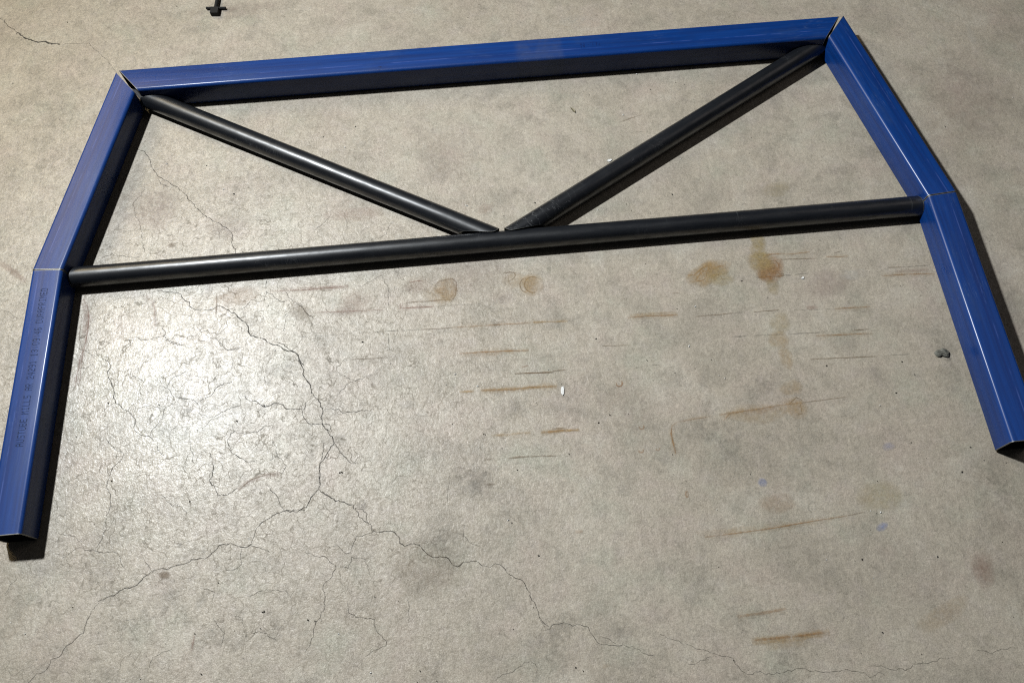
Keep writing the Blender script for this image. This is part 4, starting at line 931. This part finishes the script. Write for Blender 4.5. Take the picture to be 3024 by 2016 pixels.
beam = square_tube('long blue square tube across the top between two mitred corners', (0.00573, 0.99998), -0.0315,
                   ((-0.8605, 0.0061), (-0.8077, -0.0605)), ((0.8641, 0.0012), (0.8108, -0.0694)), BM)
lu = square_tube('blue square tube sloping down left from the top beam', (-0.97411, 0.22607), 0.8121,
                 ((-0.8678, 0.0021), (-0.8151, -0.0657)), ((-0.9882, -0.5187), (-0.923, -0.5231)), B1)
ll = square_tube('blue square tube at lower left with stencilled lettering, its open end near the bottom corner', (-0.99997, 0.00714), 0.9507,
                 ((-0.9879, -0.5208), (-0.9229, -0.5254)), ((-0.9858, -1.0757), (-0.927, -1.0757)), B2)
ru = square_tube('blue square tube sloping down right from the top beam', (0.97474, 0.22336), 0.8160,
                 ((0.871, -0.0031), (0.8186, -0.067)), ((0.9884, -0.5164), (0.9234, -0.5210)), B3)
rl = square_tube('blue square tube at lower right, its open end at the picture edge', (1.0, -0.0003), 0.9563,
                 ((0.9886, -0.5182), (0.9232, -0.5230)), ((0.988, -1.0700), (0.922, -1.0700)), B1)

# ---------------------------------------------------------------- round pipes
RAD = 0.0224
PZ = RAD

def face_plane(n_out, c, gap):
    """the inner face of a square tube as a plan half-plane n.p <= limit"""
    return (n_out[0], n_out[1], c - SIDE / 2 - gap)

PL_BEAM = face_plane((0.00573, 0.99998), -0.0315, 0.0012)
PL_LU = face_plane((-0.97411, 0.22607), 0.8121, 0.0015)
PL_LL = face_plane((-0.99997, 0.00714), 0.9507, 0.0015)
PL_RU = face_plane((0.97474, 0.22336), 0.8160, 0.0012)
PL_RL = face_plane((1.0, -0.0003), 0.9563, 0.0012)
BAR_Y = -0.5206

def pipe(label, p, q, cut_p, cut_q, mat):
    p, q = Vector(p), Vector(q)
    d = (q - p).normalized()
    nn = Vector((-d.y, d.x))
    N = 40
    po = [(RAD * math.cos(2 * math.pi * k / N), RAD * math.sin(2 * math.pi * k / N)) for k in range(N)]
    ri = RAD - 0.0032
    pi = [(ri * math.cos(2 * math.pi * k / N), ri * math.sin(2 * math.pi * k / N)) for k in range(N)]
    def reach(cut, sgn):
        def f(y, z):
            best = None
            for pl in cut:
                if pl == 'saddle':
                    # fish-mouth that sits against the horizontal pipe
                    co = min(1.0, abs(math.sqrt(max(0.0, 1 - min(1.0, (z / RAD) ** 2)))))
                    yy = BAR_Y + RAD * (0.55 + 0.75 * co ** 1.5)
                    x = (yy - p.y - nn.y * y) / d.y
                else:
                    a, b, lim = pl
                    x = (lim - (a * (p.x + nn.x * y) + b * (p.y + nn.y * y))) / (a * d.x + b * d.y)
                if best is None or (x < best if sgn > 0 else x > best):
                    best = x
            return best
        return f
    f0, f1 = reach(cut_p, -1), reach(cut_q, 1)
    rt = root('round_pipe', label, 'steel pipe', (p.x, p.y, Z0), math.atan2(d.y, d.x), GROUP)
    add_tube(label, 'pipe_wall', po, pi, f0, f1, mat, PZ, rt, 8, None)
    return rt

K1 = black_pipe('black_pipe_bar')
K2 = black_pipe('black_pipe_left')
K3 = black_pipe('black_pipe_right', (0.17, 0.05))
pipe('black round pipe lying straight across between the two lower joints', (-0.80, -0.5215), (0.80, -0.5205), (PL_LU, PL_LL), (PL_RU, PL_RL), K1)
pipe('black round pipe slanting down from the top left corner to the middle', (-0.7977, -0.0539), (-0.0582, -0.4828), (PL_BEAM, PL_LU), ('saddle',), K2)
pipe('black round pipe slanting up from the middle to the top right corner', (0.0654, -0.4868), (0.7828, -0.0697), ('saddle',), (PL_BEAM, PL_RU), K3)

# ---------------------------------------------------------------- ink-jet lettering (dot matrix, as sprayed at the mill)
FONT = {
    'A': '01110 10001 10001 11111 10001 10001 10001', 'U': '10001 10001 10001 10001 10001 10001 01110',
    'S': '01111 10000 10000 01110 00001 00001 11110', 'T': '11111 00100 00100 00100 00100 00100 00100',
    'B': '11110 10001 10001 11110 10001 10001 11110', 'E': '11111 10000 10000 11110 10000 10000 11111',
    'M': '10001 11011 10101 10101 10001 10001 10001', 'I': '01110 00100 00100 00100 00100 00100 01110',
    'L': '10000 10000 10000 10000 10000 10000 11111', 'R': '11110 10001 10001 11110 10100 10010 10001',
    'D': '11110 10001 10001 10001 10001 10001 11110', 'P': '11110 10001 10001 11110 10000 10000 10000',
    'N': '10001 11001 11001 10101 10011 10011 10001', '-': '00000 00000 00000 01110 00000 00000 00000',
    '0': '01110 10001 10001 10001 10001 10001 01110', '1': '00100 01100 00100 00100 00100 00100 01110',
    '2': '01110 10001 00001 00110 01000 10000 11111', '3': '01110 10001 00001 00110 00001 10001 01110',
    '4': '00010 00110 01010 10010 11111 00010 00010', '6': '01110 10000 10000 11110 10001 10001 01110',
    '9': '01110 10001 10001 01111 00001 00001 01110', ':': '00000 00100 00100 00000 00100 00100 00000', ' ': '00000 ' * 7,
}

def lettering(rt, text, start, direction, pitch, height, mat, strength, rnd):
    """dots printed on the top face of a tube; start/direction in world plan"""
    s, d = Vector(start), Vector(direction).normalized()
    up = Vector((-d.y, d.x))
    inv = Matrix.Rotation(-rt.rotation_euler.z, 2)
    o = Vector((rt.location.x, rt.location.y))
    V, F, W = [], [], []
    dx, dy = pitch / 6.3, height / 7
    zt = SIDE + 0.00025
    for ci, ch in enumerate(text):
        for ri, row in enumerate(FONT[ch].split()):
            for ki, bit in enumerate(row):
                if bit != '1':
                    continue
                c = s + d * (ci * pitch + ki * dx + rnd.uniform(-.12, .12) * dx) + up * ((6 - ri) * dy - height / 2 + rnd.uniform(-.1, .1) * dy)
                w = strength * rnd.uniform(0.65, 1.0)
                b = len(V)
                for k in range(6):
                    a = math.pi * k / 3
                    p = inv @ (c + d * (math.cos(a) * dx * 0.66) + up * (math.sin(a) * dy * 0.66) - o)
                    V.append((p.x, p.y, zt))
                    W.append(w)
                F.append((b, b + 1, b + 2, b + 3, b + 4, b + 5))
    return link_mesh('printed_text', V, F, MAT[mat], rt, weights=W)

lettering(ll[0], 'AUSTUBE MILLS AR 24291 13:09:46 DURAPRIMED', (-0.9545, -0.9075), (0.0005, 0.3394), 0.00817, 0.0148, 'ink', 0.46, rnd)
lettering(beam[0], 'N-TN', (0.2335, -0.0325), (0.999, 0.02), 0.0122, 0.0135, 'faint_ink', 0.8, rnd)

# ---------------------------------------------------------------- small things on the slab
def flat_chip(name, outline, thick, mat, loc, rot, label, cat, curl=0.0):
    n = len(outline)
    cx = sum(p[0] for p in outline) / n
    V = [(x, y, 0.0 + curl * abs(x)) for x, y in outline] + [(x * 0.94, y * 0.94, thick + curl * abs(x)) for x, y in outline]
    F = [tuple(range(n))[::-1], tuple(range(n, 2 * n))] + [(k, (k + 1) % n, n + (k + 1) % n, n + k) for k in range(n)]
    o = link_mesh(name, V, F, MAT[mat])
    o.location = (loc[0], loc[1], Z0)
    o.rotation_euler = (0, 0, rot)
    return tag(o, label, cat)

def ragged(rnd, a, b, n, amt):
    return [(a * math.cos(2 * math.pi * k / n) * rnd.uniform(1 - amt, 1 + amt), b * math.sin(2 * math.pi * k / n) * rnd.uniform(1 - amt, 1 + amt)) for k in range(n)]

r2 = random.Random(5)
for kind, x, y, sz, rot in DEBRIS:
    if kind == 'leaf':
        rt = root('dry_leaf', 'small dry leaf lying under the middle of the top beam', 'leaf', (x, y, Z0), rot)
        L = sz / 2
        pts = [(L * (2 * k / 10 - 1), 0.34 * L * math.sin(math.pi * k / 10) ** 0.8) for k in range(11)]
        V, F = [], []
        for (a, b) in pts:
            V += [(a, b, 0.0016 + 0.2 * b), (a, 0.0, 0.0006), (a, -b, 0.0016 + 0.16 * b)]
        for k in range(10):
            i = k * 3
            F += [(i, i + 3, i + 4, i + 1), (i + 1, i + 4, i + 5, i + 2)]
        o = link_mesh('leaf_blade', V, F, MAT['leaf'], rt)
        md = o.modifiers.new('thick', 'SOLIDIFY')
        md.thickness = 0.0004
        V = [(-L * 1.25, -0.0004, 0.0010), (-L * 1.25, 0.0004, 0.0010), (L * 0.95, 0.0003, 0.0014), (L * 0.95, -0.0003, 0.0014),
             (-L * 1.25, 0, 0.0018), (L * 0.95, 0, 0.0019)]
        link_mesh('leaf_vein', V, [(0, 1, 2, 3), (0, 3, 5, 4), (1, 4, 5, 2), (0, 4, 1), (3, 2, 5)], MAT['grit'], rt)
    elif kind == 'dark_lump':
        bm = bmesh.new()
        bmesh.ops.create_icosphere(bm, subdivisions=3, radius=1.0)
        for v in bm.verts:
            c = v.co
            k = 1 + 0.16 * math.sin(5 * c.x + 2 * c.y) + 0.10 * math.sin(9 * c.y + 7 * c.z) + r2.uniform(-0.05, 0.05)
            waist = 0.72 + 0.34 * min(1.0, abs(c.x + 0.15) * 2.4) + (0.10 if c.x > 0 else -0.12)
            v.co = Vector((c.x * sz * 0.5, c.y * k * waist * sz * 0.30, max(-0.2, c.z) * k * sz * 0.16 + sz * 0.03))
        me = bpy.data.meshes.new('dirt_lump')
        bm.to_mesh(me)
        bm.free()
        me.materials.append(MAT['lump'])
        o = bpy.data.objects.new('dirt_lump', me)
        COL.objects.link(o)
        o.location = (x, y, Z0)
        tag(o, 'dark grey lump of dirt beside the lower right blue tube', 'dirt')

FLAKES = [d for d in DEBRIS if d[0] == 'white']
FL = ['long white paint flake at the end of a rust streak mid floor', 'white flake above the right slanted black pipe',
      'tiny white flake below the orange rust patch on the right']
for (kind, x, y, sz, rot), lab in zip(FLAKES, FL):
    asp = 0.33 if sz > 0.015 else 0.55
    flat_chip('paint_flake', ragged(r2, sz / 2, sz / 2 * asp, 11, 0.28), 0.0007, 'flake', (x, y), rot, lab, 'flake', 0.03)

def specks(name, pts, mat, label, cat, lo, hi, extra, rr):
    V, F = [], []
    P = list(pts) + [(rr.uniform(-1.25, 1.35), rr.uniform(-1.5, 0.35)) for _ in range(extra)]
    for i, (x, y) in enumerate(P):
        s = rr.uniform(lo, hi) * (1.0 if i < len(pts) else 0.55)
        a0 = rr.uniform(0, 6.28)
        n = 6
        b = len(V)
        for k in range(n):
            a = 2 * math.pi * k / n
            r = s * rr.uniform(0.6, 1.2)
            px, py = r * math.cos(a), r * 0.55 * math.sin(a)
            V.append((x + px * math.cos(a0) - py * math.sin(a0), y + px * math.sin(a0) + py * math.cos(a0), Z0))
        V.append((x, y, Z0 + s * 0.55))
        for k in range(n):
            F.append((b + k, b + (k + 1) % n, b + n))
        F.append(tuple(b + k for k in range(n))[::-1])
    o = link_mesh(name, V, F, MAT[mat])
    o['kind'] = 'stuff'
    return tag(o, label, cat)

specks('dark_grit', DARK_SPECKS, 'grit', 'dark specks of grit scattered over the concrete floor', 'grit', 0.0012, 0.0028, 160, r2)
specks('white_chips', PALE_SPECKS, 'flake', 'tiny white chips scattered over the concrete floor', 'chips', 0.0012, 0.0026, 50, r2)

# black rod whose end just reaches into the picture at the top
def box(V, F, x0, x1, y0, y1, z0, z1):
    b = len(V)
    V += [(x0, y0, z0), (x1, y0, z0), (x1, y1, z0), (x0, y1, z0), (x0, y0, z1), (x1, y0, z1), (x1, y1, z1), (x0, y1, z1)]
    F += [tuple(b + i for i in f) for f in ((3, 2, 1, 0), (4, 5, 6, 7), (0, 1, 5, 4), (1, 2, 6, 5), (2, 3, 7, 6), (3, 0, 4, 7))]

def cyl(name, p, q, r0, r1, mat, parent, n=16):
    p, q = Vector(p), Vector(q)
    d = (q - p).normalized()
    u = d.cross(Vector((0, 0, 1)))
    u = u.normalized() if u.length > 1e-6 else Vector((1, 0, 0))
    w = d.cross(u)
    V = []
    for c, r in ((p, r0), (q, r1)):
        V += [tuple(c + u * (r * math.cos(2 * math.pi * k / n)) + w * (r * math.sin(2 * math.pi * k / n))) for k in range(n)]
    F = [(k, (k + 1) % n, n + (k + 1) % n, n + k) for k in range(n)] + [tuple(range(n))[::-1], tuple(range(n, 2 * n))]
    return link_mesh(name, V, F, mat, parent)

rod = root('black_rod', 'thin black rod with a short crossbar and block end at the top edge', 'rod', (-0.666, 0.223, Z0), -0.10)
V, F = [], []
box(V, F, -0.0095, 0.0095, -0.006, 0.014, 0.0, 0.012)
link_mesh('end_block', V, F, MAT['black_iron'], rod)
cyl('rod_shaft', (0.0, 0.012, 0.006), (0.0, 0.42, 0.006), 0.0046, 0.0046, MAT['black_iron'], rod)
cyl('crossbar', (-0.025, 0.0175, 0.0035), (0.025, 0.0175, 0.0035), 0.0034, 0.0034, MAT['black_iron'], rod)
